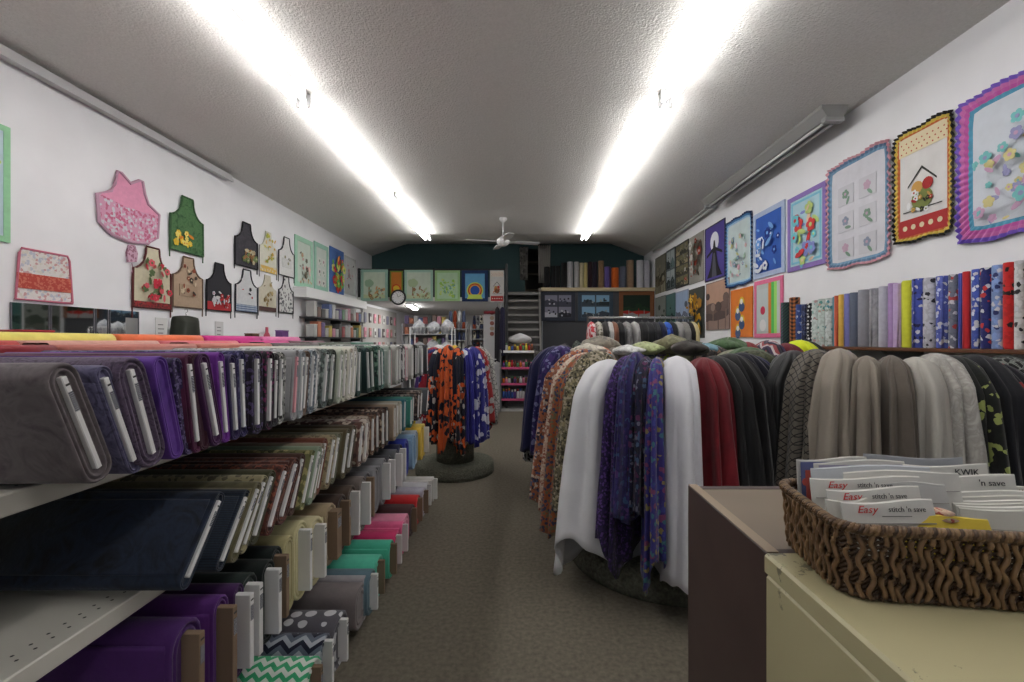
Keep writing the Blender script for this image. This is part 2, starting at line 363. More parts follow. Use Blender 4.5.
# top shelf: (px_top, px_bottom, description, fabric)
XE = -.80
TOP = [
 (62, 108, 'taupe grey vine print', fabric('marble', c(84, 76, 78), c(104, 96, 98), c(76, 68, 72), s=14)),
 (100, 138, 'slate blue swirl print', fabric('marble', c(60, 56, 82), c(96, 92, 122), c(44, 42, 64), s=30)),
 (124, 153, 'charcoal plum small print', fabric('marble', c(52, 38, 60), c(92, 78, 100), c(40, 30, 46), s=50)),
 (160, 180, 'violet mottled', fabric('marble', c(70, 40, 120), c(96, 56, 146), c(56, 34, 98), s=8)),
 (180, 194, 'dark speckled violet', fabric('print', c(50, 36, 78), c(110, 100, 140), c(30, 26, 50), s=150)),
 (190, 200, 'maroon plum', fabric('marble', c(70, 20, 52), c(90, 30, 70), s=12)),
 (197, 207, 'deep burgundy', fabric('plain', c(62, 22, 42))),
 (201, 217, 'aubergine', fabric('plain', c(66, 24, 72))),
 (222, 229, 'bright purple', fabric('marble', c(96, 36, 128), c(116, 46, 150), s=9)),
 (232, 237, 'navy violet', fabric('plain', c(44, 30, 76))),
 (243, 246, 'indigo floral', fabric('print', c(40, 34, 84), c(96, 90, 130), c(28, 24, 60), s=110)),
 (254, 254.5, 'black violet', fabric('print', c(30, 24, 40), c(84, 70, 110), s=90)),
 (267, 265.5, 'magenta black', fabric('print', c(34, 20, 38), c(120, 40, 92), c(20, 16, 26), s=110)),
 (277, 275, 'charcoal floral', fabric('print', c(34, 34, 36), c(90, 90, 92), c(60, 50, 60), s=100)),
 (284, 282, 'grey and white damask', fabric('print', c(140, 140, 136), c(200, 200, 196), c(50, 50, 50), s=90)),
 (295, 291, 'pale grey with pink tag', fabric('plain', c(150, 150, 152))),
 (301, 297.5, 'light grey', fabric('plain', c(150, 156, 160))),
 (308, 303, 'brown suede', fabric('plain', c(104, 84, 72))),
 (314, 310, 'blue grey dotted', fabric('print', c(110, 120, 130), c(180, 186, 190), c(70, 78, 86), s=120)),
 (321, 317, 'silver lace print', fabric('print', c(150, 152, 150), c(86, 88, 88), c(190, 190, 186), s=90)),
 (329, 324, 'grey green leaf', fabric('print', c(86, 98, 94), c(140, 150, 144), c(60, 66, 64), s=80)),
 (336, 332, 'dark olive green', fabric('plain', c(50, 60, 48))),
 (343, 339, 'pale sage', fabric('plain', c(170, 176, 160))),
 (347, 344, 'cream grey floral', fabric('print', c(190, 188, 172), c(130, 136, 120), s=80)),
 (352, 348.5, 'ivory', fabric('plain', c(196, 192, 180))),
 (357, 354, 'off white', fabric('plain', c(200, 198, 190))),
 (362, 361, 'deep bottle green', fabric('plain', c(18, 56, 50))),
 (368, 370, 'dark teal green', fabric('plain', c(20, 50, 48))),
 (373, 374.5, 'forest green', fabric('print', c(26, 58, 44), c(50, 80, 60), s=80)),
 (378, 379, 'spruce green print', fabric('print', c(30, 70, 60), c(110, 140, 120), c(20, 40, 36), s=70)),
 (383, 383.5, 'sea green print', fabric('print', c(40, 90, 84), c(140, 160, 150), s=70)),
 (387.5, 387.5, 'pale grey green', fabric('plain', c(150, 160, 152))),
 (391.5, 391.5, 'pale rose edge', fabric('plain', c(186, 150, 150))),
 (396, 396, 'light pebble grey', fabric('plain', c(166, 166, 160))),
 (400, 400, 'dove grey', fabric('plain', c(140, 140, 138))),
 (404, 404, 'black and white', fabric('print', c(40, 40, 42), c(200, 200, 200), s=60)),
 (408, 408, 'powder pink', fabric('plain', c(190, 150, 156))),
 (412, 412, 'chalk grey', fabric('plain', c(176, 174, 170))),
 (415.5, 415.5, 'jet black', fabric('plain', c(24, 24, 26))),
 (419, 419, 'smoke grey', fabric('plain', c(110, 112, 112))),
 (422.5, 422.5, 'silver grey', fabric('plain', c(160, 162, 162))),
 (426, 426.5, 'charcoal', fabric('plain', c(60, 60, 64))),
]
def row(items, xe, z, H, L, tier, thmax=.075, thmin=.03, step=True, **kw):
    info = []
    for it in items:
        yt, yb = dX(it[0], xe), dX(it[1], xe)
        info.append((yb, yt, it))
    for i, (yb, yt, it) in enumerate(info):
        nb = info[i+1][0]-yb if i+1 < len(info) else .06
        lean = math.asin(max(-.62, min(.62, (yt-yb)/H)))
        th = max(thmin, min(thmax, nb*math.cos(lean)*.97))
        extra = it[4] if len(it) > 4 else {}
        k = dict(kw); k.update(extra)
        h = H+R.uniform(-.006, .008)+k.pop('dh', 0)
        xo = xe+R.uniform(-.012, .012)+k.pop('dx', 0)
        # rotation about +x by -lean moves the top towards +y when lean > 0
        bolt("%s bolt, %s from the near end of left display's %s" % (it[2], ORD[i], tier),
             xo, yb, z+.001+abs(math.sin(lean))*th/2, h, k.pop('th', th), L+R.uniform(-.01, .01), -lean, it[3], 1,
             barcode=yb < 2.2, group='bolts on the %s' % tier, **k)
for i in (3, 4, 6): TOP[i] = TOP[i]+({'card': None},)
TOP[15] = TOP[15]+({'card': 'pink'},)
row(TOP, XE, 1.12, .245, .56, 'top shelf')
MID = [
 (226, 187, 'very dark navy streaked', fabric('marble', c(10, 15, 28), c(30, 42, 62), c(8, 12, 22), s=11), {'th': .04, 'dh': .014}),
 (250, 218, 'black navy denim', fabric('stripe', c(16, 26, 40), c(28, 42, 58), s=160)),
 (258, 230, 'olive khaki', fabric('marble', c(110, 104, 76), c(80, 76, 56), s=14)),
 (266, 241, 'ivory paisley', fabric('print', c(150, 142, 110), c(96, 90, 70), s=60)),
 (274, 252, 'moss green', fabric('plain', c(66, 66, 44))),
 (284, 264, 'rust brown floral', fabric('print', c(84, 42, 30), c(130, 70, 50), c(50, 26, 20), s=90)),
 (295, 276, 'reddish brown print', fabric('print', c(70, 36, 28), c(104, 60, 46), s=80)),
 (306, 292, 'chocolate brown', fabric('marble', c(66, 42, 34), c(86, 58, 46), s=12)),
 (313, 300, 'green cream floral', fabric('print', c(116, 116, 76), c(170, 160, 110), c(80, 84, 50), s=60)),
 (318, 306, 'pale sage green', fabric('plain', c(130, 146, 124))),
 (324, 313, 'stone beige', fabric('plain', c(140, 130, 112))),
 (329, 319, 'russet brown', fabric('plain', c(108, 58, 40))),
 (335, 326, 'light tan', fabric('print', c(150, 136, 106), c(110, 100, 80), s=80)),
 (341, 333, 'grey olive', fabric('plain', c(100, 100, 80))),
 (347, 340, 'brown olive', fabric('plain', c(84, 76, 52))),
 (354, 346.5, 'dark umber', fabric('plain', c(70, 60, 42))),
 (361, 357, 'large brown and cream floral', fabric('print', c(90, 62, 54), c(190, 176, 160), c(60, 40, 36), s=45)),
 (366, 363, 'cream mauve floral', fabric('print', c(190, 178, 166), c(120, 90, 90), s=45)),
 (370, 368, 'beige spotted', fabric('print', c(170, 156, 140), c(100, 80, 70), s=60)),
 (374.5, 374, 'brown leaf', fabric('print', c(90, 62, 46), c(150, 120, 96), s=60)),
 (379, 379, 'dark cocoa', fabric('print', c(52, 36, 30), c(110, 80, 66), s=60)),
 (383, 383, 'coffee floral', fabric('print', c(70, 50, 40), c(180, 160, 140), s=50)),
 (387.5, 387.5, 'black brown', fabric('print', c(40, 28, 24), c(90, 60, 50), s=60)),
 (393, 393, 'warm beige', fabric('plain', c(150, 130, 110))),
 (398, 398, 'pale linen', fabric('plain', c(176, 170, 156))),
 (402, 402, 'oatmeal', fabric('plain', c(150, 146, 130))),
 (406, 405.5, 'teal', fabric('plain', c(40, 104, 116))),
 (410, 409.5, 'jade green', fabric('plain', c(60, 130, 116))),
 (414, 413, 'dark grey floral', fabric('print', c(60, 60, 60), c(140, 130, 120), s=50)),
 (419, 418, 'brown black print', fabric('print', c(50, 40, 38), c(120, 100, 90), s=50)),
 (423.5, 422, 'grey tan print', fabric('print', c(90, 84, 76), c(160, 150, 140), s=50)),
 (428, 426, 'slate', fabric('plain', c(80, 84, 88))),
]
row(MID, XE, .78, .222, .56, 'middle shelf', card_th=.011)
W = {'card': 'white'}; K = {'card': 'kraft'}
LOW = [
 (190, 190, 'deep violet fleece', fabric('plain', c(70, 28, 98)), K),
 (220, 220, 'purple fleece', fabric('plain', c(84, 34, 112)), K),
 (236, 236, 'dark plum fleece', fabric('plain', c(66, 30, 84)), W),
 (247, 247, 'dark green fleece', fabric('plain', c(22, 38, 34)), W),
 (266, 266, 'black green fleece', fabric('plain', c(16, 28, 26)), W),
 (280, 280, 'forest black fleece', fabric('plain', c(20, 32, 30)), K),
 (292, 292, 'pale butter fleece', fabric('plain', c(180, 170, 124)), {'card': None}),
 (303, 303, 'rounded cream fleece', fabric('plain', c(206, 198, 152)), {'card': 'white', 'sag': .35, 'dh': .02, 'card_th': .02}),
 (315, 315, 'cream fleece with taped card', fabric('plain', c(196, 186, 146)), W),
 (332, 332, 'sand beige fleece', fabric('plain', c(164, 146, 116)), {'card': 'kraft', 'card_th': .05}),
 (343, 343, 'dark brown fleece', fabric('plain', c(60, 44, 36)), K),
 (352, 352, 'dusky brown fleece', fabric('plain', c(80, 66, 56)), W),
 (361, 361, 'taupe fleece', fabric('plain', c(110, 100, 96)), W),
 (368, 368, 'mid grey fleece', fabric('plain', c(100, 98, 102)), K),
 (376, 376, 'pale grey fleece', fabric('plain', c(128, 128, 132)), {'card': None}),
 (383, 383, 'light grey fleece', fabric('plain', c(130, 130, 134)), W),
 (389, 389, 'charcoal fleece', fabric('plain', c(60, 60, 66)), W),
 (395, 395, 'ash grey fleece', fabric('plain', c(90, 92, 96)), W),
 (399.5, 399.5, 'midnight fleece', fabric('plain', c(34, 38, 70)), W),
 (406, 406, 'royal blue fleece', fabric('plain', c(36, 52, 150)), {'card': None}),
 (413, 413, 'baby blue fleece', fabric('plain', c(130, 164, 196)), {'card': None}),
 (417, 417, 'light grey blue fleece', fabric('plain', c(160, 174, 184)), {'card': None}),
 (421, 421, 'golden yellow fleece', fabric('plain', c(214, 176, 60)), {'card': None}),
 (424.5, 424.5, 'pale yellow fleece', fabric('plain', c(210, 190, 100)), W),
]
row(LOW, XE-.05, .40, .275, .52, 'lower shelf', thmax=.15, thmin=.05, card_out=.04, card_th=.02, card_h=.8)
BOT = [
 (225, 225, 'black fleece', fabric('plain', c(26, 24, 30)), {'card': None}),
 (250, 250, 'pale blue polka dot', fabric('dots', c(96, 130, 180), c(220, 226, 236), s=22), {'card': None}),
 (278, 278, 'pale blue white spotted', fabric('dots', c(120, 150, 190), c(220, 226, 236), s=26), {'card': None}),
 (310, 310, 'green and white chevron', fabric('chevron', c(60, 170, 116), c(222, 230, 220), s=22), K),
 (328, 328, 'navy grey white chevron', fabric('chevron', c(20, 26, 50), c(170, 176, 186), c(96, 104, 120), s=13), W),
 (341, 341, 'charcoal with white spots', fabric('dots', c(84, 82, 90), c(200, 200, 204), s=15), W),
 (362, 362, 'warm grey flannel', fabric('plain', c(120, 112, 112)), {'card': None, 'th': .14}),
 (366.5, 366.5, 'pale grey flannel', fabric('plain', c(160, 156, 160)), {'card': None}),
 (370, 370, 'dusty blue flannel', fabric('plain', c(90, 116, 128)), W),
 (379, 379, 'mint green flannel', fabric('plain', c(84, 190, 160)), K),
 (390, 390, 'sea mint flannel', fabric('plain', c(70, 176, 146)), K),
 (396, 396, 'crimson pink flannel', fabric('plain', c(190, 40, 96)), W),
 (403, 403, 'bright pink flannel', fabric('plain', c(224, 96, 142)), W),
 (407, 407, 'soft pink flannel', fabric('plain', c(226, 140, 168)), {'card': None}),
 (414, 414, 'maroon brown flannel', fabric('plain', c(70, 40, 40)), K),
 (420, 420, 'scarlet flannel', fabric('plain', c(196, 36, 40)), K),
 (424.5, 424.5, 'lilac grey flannel', fabric('plain', c(170, 166, 180)), K),
 (429, 429, 'white flannel', fabric('plain', c(206, 206, 210)), W),
 (432.5, 432.5, 'ivory white flannel', fabric('plain', c(214, 212, 208)), W),
]
row(BOT, -.74, .075, .20, .52, 'bottom deck', thmax=.16, thmin=.05, card_out=.03, card_th=.018, card_h=.85)
# bolts lying flat along the top of the display's far side
FLAT = [(-1.50, .80, 'wine red', (150, 44, 52)),(-1.50, 1.38, 'dusty rose', (200, 124, 112)),(-1.50, 1.96, 'dusty salmon', (206, 130, 116)),(-1.50, 2.54, 'grey speckled', (110, 100, 100)),(-1.50, 3.12, 'moss grey', (110, 118, 104)),(-1.50, 3.68, 'sea green', (84, 130, 112)),
 (-1.78, .95, 'bright red', (196, 56, 50)), (-1.78, 1.53, 'pinkish beige', (214, 160, 146)), (-1.78, 2.11, 'salmon pink', (222, 120, 126)), (-1.78, 2.69, 'hot pink', (216, 60, 140)), (-1.78, 3.27, 'wine and grey', (130, 90, 100)),
 (-2.0, 1.55, 'lemon yellow', (228, 216, 110)), (-2.0, 2.13, 'bright orange', (230, 120, 76)), (-2.0, 2.71, 'magenta', (206, 50, 140)), (-2.0, 3.3, 'candy pink', (224, 120, 170))]
for i, (xx, yy, nm, cc) in enumerate(FLAT):
    zz = 1.330+(.058 if xx > -1.6 else .072 if xx > -1.9 else .104)
    t_ = bolt("%s bolt lying flat along the top of the left display" % nm, xx, yy, 1.330, zz-1.330, .215, .55, 0, fabric('plain', c(*cc)), 1, group='bolts lying on top of the left display', yaw=-PI/2, card='white')
# ------------------------------------------------------------------ gondola shelving
t = thing('shelving_display', 'long cream metal double-sided shelving display carrying the stacked fabric bolts', 'shelving', (0, 0, 0))
Y0, Y1 = .30, 4.02
MB().box(-1.44, -1.40, Y0, Y1, .06, 1.31).build('back_panel', M(c(14, 44, 42), .8), t)
for (z, zb) in ((1.12, 1.19), (.78, .8), (.40, .42)):
    for side in (1, -1):
        zz = z if side == 1 else zb
        xa, xb = (-1.40, -.96) if side == 1 else (-1.88, -1.44)
        ys_ = [Y0, 1.5, 2.75, Y1]
        for k in range(3):
            mb = MB(); mb.box(xa, xb, ys_[k]+.004, ys_[k+1]-.004, zz-.012, zz-.001)
            xl = xb if side == 1 else xa
            mb.box(min(xl, xl+.018*side), max(xl, xl+.018*side), ys_[k]+.004, ys_[k+1]-.004, zz-.042, zz+.001, 0, .003)
            if side == 1 and k == 0:
                for a in range(34):
                    for b in range(2):
                        cx_, cy_ = xb-.022-.022*b, ys_[k]+.03+a*.034+.012*b
                        mb.add([(cx_+.0035*math.cos(q*PI/4), cy_+.0035*math.sin(q*PI/4), zz-.0004) for q in range(8)], [tuple(range(8))], 1)
            mb.build('shelf', [METALW, M((.02, .02, .02))], t)
MB().box(-2.11, -1.395, .74, Y1, 1.312, 1.328, 0, .002).build('top_deck', METALW, t)
for yv in (Y0, 1.5, 2.75, Y1):
    for s in (-1, 1):
        mb = MB().box(-1.42+s*.02-.012, -1.42+s*.02+.012, yv-.015, yv+.015, 0, 1.31, 0, .002)
        mb.build('upright', METALW, t)
for s, a, b in ((1, -1.40, -.83), (-1, -2.02, -1.44)):
    MB().box(a, b, Y0, Y1, 0, .07, 0, .004).build('base_deck', METALW, t)
# ------------------------------------------------------------------ draped fabric on racks
def drape(label, cx, cy, ang, B, A, zt, zb, mat, k=9, fold=.018, tip=.05, flare=.5, flareB=.5, group=None, name='draped_fabric', seed=0, hook=True, cat='fabric', lean=0, phase=None):
    """a length of cloth over a hanger; outward direction at angle ang, half width B, half length A"""
    r = random.Random(seed+int(abs(cx*1000))+int(abs(cy*777))); ph = r.uniform(0, 6) if phase is None else phase; ph2 = r.uniform(0, 6)
    t = thing(name, label, cat, (cx, cy, zb), ang, group)
    N, T = 72, 26; Ls = []; H = zt-zb
    for i in range(T+1):
        q = i/T; q = q**1.35
        sh = min(1, (q/.16))**.42 if q > 0 else .0
        shb = min(1, (q/.05))**.5 if q > 0 else .0
        a = max(.02, A*sh)*(1+flare*q); b = max(.006, B*shb)*(1+flareB*q)
        amp = fold*(.25+.9*min(1, q*2))*shb
        lp = []
        for j in range(N):
            th = 2*PI*j/N; co, si = math.cos(th), math.sin(th)
            e = .72
            x = a*math.copysign(abs(co)**e, co); yv = b*math.copysign(abs(si)**e, si)
            wv = amp*(math.sin(k*th+ph+.6*math.sin(3*q+ph2))+.45*math.sin((k*2-3)*th+ph2*2+q*1.5))
            d = Vector((co*1.0, si*1.0)); x += wv*d.x*1.3; yv += wv*d.y*.8
            yv += lean*q
            zz = zt-H*q
            if q > .55:
                u = (q-.55)/.45; zz += u*tip*(math.sin(2*th+ph2)+.6*math.sin(3*th+ph)+.3*math.sin(k*th+ph))*.6
            zz -= .02*(abs(co)**3)*(1-q)*min(1, q*8)
            lp.append((x, yv, zz-zb))
        Ls.append(lp)
    mb = MB(); mb.loops(Ls, 0, True, False); f = mb.build('cloth', mat, t, True)
    f.modifiers.new('hem', 'SOLIDIFY').thickness = .003
    if hook:
        hz = zt-zb; p = [(0, 0, hz-.01), (0, 0, hz+.035)]+[(.018*math.sin(a_), 0, hz+.053-.018*math.cos(a_)) for a_ in (.6, 1.3, 2.0, 2.7, 3.4, 4.1)]
        MB().tube(p, .0025, 5).build('hanger_hook', CHROME, t, True)
    return t
def rack(label, cx, cy, Rr, zr, base_r, base_h, ped_r, ped_h, carpet):
    t = thing('round_garment_rack', label, 'clothes rack', (cx, cy, 0))
    n = 48
    mb = MB(); mb.tube([(Rr*math.cos(2*PI*i/n), Rr*math.sin(2*PI*i/n), zr) for i in range(n+1)], .011, 8); mb.build('ring_rail', CHROME, t, True)
    for k_ in range(4):
        a = k_*PI/2+.4; MB().tube([(.02*math.cos(a), .02*math.sin(a), zr-.04), (Rr*math.cos(a), Rr*math.sin(a), zr-.003)], .008, 6).build('spoke', CHROME, t, True)
    MB().tube([(0, 0, ped_h), (0, 0, zr)], .022, 10).build('pole', CHROME, t, True)
    MB().lathe([(0.01, 0.001), (base_r*.99, .001), (base_r, base_h*.3), (base_r*.985, base_h*.8), (base_r*.95, base_h), (ped_r, base_h+.004)], 56).build('base', carpet, t, True)
    MB().lathe([(ped_r, base_h-.01), (ped_r, ped_h*.97), (ped_r*.96, ped_h), (.01, ped_h)], 40).build('pedestal', carpet, t, True)
    return t
CARP2 = rough_mat('pile_carpet', c(78, 80, 70), c(120, 120, 106), 60, .9, .02, 1)
def around(cx, cy, Rr, zr, items, grp, place):
    for i, it in enumerate(items):
        a, B, A, zt, zb, desc, mat = it[:7]; kw = it[7] if len(it) > 7 else {}
        a = math.radians(a)
        kw.setdefault('hook', False); zt += R.uniform(-.022, .012); A *= R.uniform(.9, 1.1)
        drape('%s, %s' % (desc, place), cx+Rr*math.cos(a), cy+Rr*math.sin(a), a, B, A, zt, zb, mat, group=grp, seed=i*13, **kw)
# centre-front rack
RX, RY, RR = .93, 2.97, .53
rack('round rack with a grey carpeted drum base, in front of the aisle end', RX, RY, RR, 1.24, .62, .15, .36, .42, CARP2)
flor1 = fabric('print', c(180, 164, 150), c(160, 104, 84), c(196, 184, 174), c(110, 110, 130), c(186, 170, 156), s=60)
flor2 = fabric('print', c(150, 90, 64), c(64, 76, 110), c(180, 164, 150), c(50, 44, 60), c(130, 84, 64), s=55)
oliv = fabric('print', c(104, 98, 78), c(150, 140, 110), c(60, 56, 44), c(170, 160, 140), s=70)
whit = fabric('plain', c(220, 220, 224), s=6, bump=.08); whit2 = fabric('plain', c(214, 214, 220), s=5, bump=.08)
purp = fabric('print', c(44, 28, 76), c(90, 60, 130), c(30, 22, 54), s=80)
bprint = fabric('print', c(44, 36, 92), c(40, 34, 84), c(80, 50, 110), c(56, 80, 120), c(34, 30, 72), c(50, 44, 100), s=50)
darkmix = fabric('print', c(26, 26, 56), c(70, 90, 120), c(24, 24, 48), c(90, 40, 80), c(20, 20, 36), c(110, 110, 130), c(28, 28, 60), s=44)
blueflo = fabric('print', c(52, 46, 116), c(56, 60, 134), c(50, 44, 110), c(120, 60, 100), c(60, 110, 120), c(54, 48, 120), c(140, 130, 80), s=40)
around(RX, RY, RR, 1.3, [
 (150, .05, .17, 1.34, .62, 'navy violet cloth on the far left', fabric('plain', c(34, 28, 74))),
 (160, .045, .18, 1.34, .50, 'black and white spotted cloth at the left edge', fabric('print', c(30, 30, 34), c(210, 210, 210), s=40)),
 (170, .05, .2, 1.35, .42, 'pale cream flowered cloth', fabric('print', c(200, 186, 170), c(170, 120, 110), c(206, 196, 186), c(196, 180, 160), s=70)),
 (180, .05, .2, 1.34, .34, 'orange and blue flowered cloth', flor2),
 (189, .05, .21, 1.33, .35, 'cream pink ditsy print cloth', fabric('print', c(196, 168, 150), c(150, 96, 80), c(210, 196, 176), s=80)),
 (198, .055, .2, 1.33, .26, 'rust and olive print cloth with tassel end', fabric('print', c(150, 84, 52), c(110, 100, 74), c(60, 60, 84), s=60)),
 (206, .05, .2, 1.33, .40, 'olive beige small print cloth', oliv),
 (218, .082, .22, 1.30, .22, 'long sheer white cloth with a pointed hem', whit, dict(k=6, fold=.022, tip=.16, flare=.6, flareB=.8, phase=1.0)),
 (231, .034, .2, 1.335, .26, 'dark purple speckled cloth', purp, dict(tip=.14)),
 (237, .03, .2, 1.33, .50, 'blue violet paisley cloth', bprint),
 (243, .032, .2, 1.33, .50, 'dark multicolour butterfly print cloth', darkmix),
 (249.5, .036, .21, 1.33, .24, 'bright blue flowered cloth', blueflo, dict(tip=.12)),
 (260.5, .084, .22, 1.33, .16, 'long plain white cloth hanging lowest', whit2, dict(k=7, fold=.015, tip=.09, flare=.35, flareB=.3, phase=2.0)),
 (276, .055, .2, 1.30, .42, 'crimson red cloth', fabric('marble', c(120, 12, 30), c(90, 8, 24), s=4)),
 (284, .055, .2, 1.33, .40, 'plain black cloth', fabric('plain', c(14, 14, 17))),
 (295, .055, .2, 1.33, .38, 'soft black cloth', fabric('plain', c(18, 17, 20))),
 (306, .05, .19, 1.33, .38, 'very dark blue-black cloth', fabric('plain', c(16, 16, 34))),
 (317, .05, .19, 1.33, .38, 'midnight blue cloth', fabric('plain', c(18, 18, 66))),
 (334, .06, .18, 1.34, .5, 'dark green camouflage cloth', fabric('marble', c(40, 46, 34), c(84, 88, 66), c(24, 26, 22), s=16)),
 (352, .07, .18, 1.36, .5, 'mid green cloth', fabric('marble', c(60, 84, 56), c(84, 104, 76), s=12)),
 (12, .07, .18, 1.36, .5, 'sage khaki cloth', fabric('plain', c(124, 124, 104))),
 (32, .07, .18, 1.37, .5, 'black and brown print cloth', fabric('print', c(30, 26, 26), c(120, 96, 80), s=40)),
 (56, .08, .18, 1.375, .5, 'khaki green cloth at the back', fabric('plain', c(120, 118, 92))),
 (72, .07, .18, 1.36, .5, 'lilac and lime print cloth', fabric('print', c(150, 140, 170), c(176, 190, 90), c(110, 96, 140), c(160, 150, 176), s=34)),
 (88, .07, .18, 1.36, .5, 'lime yellow flowered cloth', fabric('print', c(180, 176, 170), c(180, 190, 90), c(110, 140, 150), c(190, 184, 180), s=34)),
 (104, .07, .18, 1.36, .5, 'mauve white print cloth', fabric('print', c(170, 150, 170), c(220, 216, 220), c(90, 60, 110), s=30)),
 (120, .07, .18, 1.37, .5, 'grey beige cloth', fabric('plain', c(140, 134, 124))),
 (136, .06, .18, 1.36, .5, 'white and orange print cloth', fabric('print', c(210, 200, 190), c(200, 110, 70), c(90, 130, 150), s=26)),
], 'cloths on the centre rack', 'hung on the centre rack')
R4X, R4Y, R4R = .80, 4.25, .5
rack('round rack mostly hidden behind the centre rack', R4X, R4Y, R4R, 1.25, .5, .12, .26, .4, CARP2)
around(R4X, R4Y, R4R, 1.3, [
 (140, .06, .18, 1.37, .4, 'charcoal cloth at the back', fabric('plain', c(50, 50, 56))),
 (192, .07, .2, 1.36, .4, 'deep navy cloth', fabric('plain', c(28, 30, 70))),
 (208, .07, .2, 1.375, .4, 'navy and violet print cloth', fabric('print', c(36, 30, 84), c(60, 40, 100), c(110, 110, 150), s=30)),
 (174, .06, .2, 1.34, .3, 'black and white leaf print cloth', fabric('print', c(200, 200, 200), c(30, 30, 34), s=34), dict(tip=.12)),
 (158, .06, .18, 1.34, .4, 'white blue ditsy cloth', fabric('print', c(196, 200, 206), c(110, 130, 160), s=50))], 'cloths on the hidden rack', 'on the rack behind centre one')
# right-front rack
R2X, R2Y, R2R = 2.0, 2.62, .56
rack('round rack behind the wicker basket, against the right side', R2X, R2Y, R2R, 1.24, .56, .14, .3, .4, CARP2)
around(R2X, R2Y, R2R, 1.3, [
 (199, .06, .17, 1.35, .42, 'glossy black cloth', fabric('plain', c(28, 29, 31), rough=.5)),
 (211, .06, .17, 1.345, .42, 'grey and black diamond quilted cloth', fabric('diamond', c(96, 90, 82), c(26, 25, 24), s=26)),
 (222, .062, .17, 1.35, .42, 'pale beige linen cloth, bunched and flared', fabric('plain', c(146, 137, 126), s=5), dict(k=8, fold=.022, flareB=1.0, flare=.6, lean=-.02)),
 (233, .055, .17, 1.345, .42, 'sandy linen cloth', fabric('plain', c(132, 123, 112), s=5), dict(k=9, fold=.02)),
 (242.5, .05, .17, 1.335, .42, 'taupe brown cloth', fabric('plain', c(96, 88, 80))),
 (252, .05, .17, 1.33, .55, 'light grey cloth', fabric('plain', c(172, 168, 160), s=5), dict(k=7, fold=.018)),
 (260, .045, .17, 1.35, .55, 'off white embroidered cloth with dark threads', fabric('marble', c(176, 173, 166), c(150, 147, 142), c(180, 178, 172), s=18)),
 (268, .045, .15, 1.33, .45, 'black cloth with lime leaf print', fabric('print', c(18, 20, 18), c(150, 160, 90), c(16, 18, 16), c(24, 26, 20), s=34)),
 (277, .06, .16, 1.33, .42, 'very dark navy cloth', fabric('plain', c(16, 17, 26))),
 (288, .05, .15, 1.32, .42, 'dark cloth with teal and red flowers', fabric('print', c(22, 22, 32), c(24, 24, 34), c(40, 96, 110), c(22, 22, 32), c(140, 40, 40), s=18)),
 (299, .055, .15, 1.33, .42, 'black cloth with grey cell pattern', fabric('vein', c(18, 18, 18), c(120, 124, 118), s=32)),
 (310, .055, .15, 1.33, .42, 'black and silver speckled cloth', fabric('print', c(16, 16, 17), c(20, 20, 20), c(120, 122, 120), s=90)),
 (322, .06, .14, 1.34, .42, 'dark green ribbed cloth', fabric('plain', c(22, 40, 36))),
], 'cloths on the right rack', 'on the rack behind the basket')
# middle-right rack behind
R3X, R3Y, R3R = 2.0, 4.15, .55
rack('round rack under the wall of quilts, between the other two racks', R3X, R3Y, R3R, 1.26, .5, .12, .26, .4, CARP2)
around(R3X, R3Y, R3R, 1.3, [
 (190, .07, .18, 1.385, .4, 'black and white patterned cloth', fabric('print', c(30, 30, 30), c(190, 190, 190), s=30)),
 (206, .07, .18, 1.39, .4, 'green plaid cloth', fabric('plain', c(70, 96, 60))),
 (222, .075, .18, 1.40, .4, 'brown green camouflage cloth', fabric('marble', c(50, 50, 40), c(100, 96, 76), c(28, 30, 24), s=14)),
 (236, .06, .17, 1.385, .4, 'purple cloth', fabric('plain', c(70, 50, 110))),
 (251, .07, .18, 1.405, .35, 'dark red cloth', fabric('plain', c(124, 32, 38))),
 (267, .08, .18, 1.405, .4, 'zigzag knit cloth', fabric('chevron', c(70, 56, 84), c(190, 180, 180), c(150, 70, 74), c(40, 36, 50), s=9)),
 (283, .07, .18, 1.40, .4, 'maroon cloth', fabric('plain', c(104, 30, 44))),
 (298, .06, .17, 1.40, .4, 'fluorescent yellow cloth with black edge', fabric('plain', c(214, 226, 40))),
 (312, .07, .17, 1.39, .4, 'dark charcoal cloth', fabric('plain', c(40, 40, 42))),
 (60, .08, .17, 1.40, .6, 'grey pattern cloth', fabric('print', c(90, 90, 90), c(150, 150, 150), s=30)),
 (90, .08, .17, 1.40, .6, 'olive cloth', fabric('plain', c(96, 96, 70))),
 (120, .08, .17, 1.41, .6, 'white cloth', fabric('plain', c(200, 200, 200))),
 (150, .08, .17, 1.40, .6, 'pale blue cloth', fabric('plain', c(110, 150, 170))),
], 'cloths on the middle right rack', 'on the rack before the quilts')
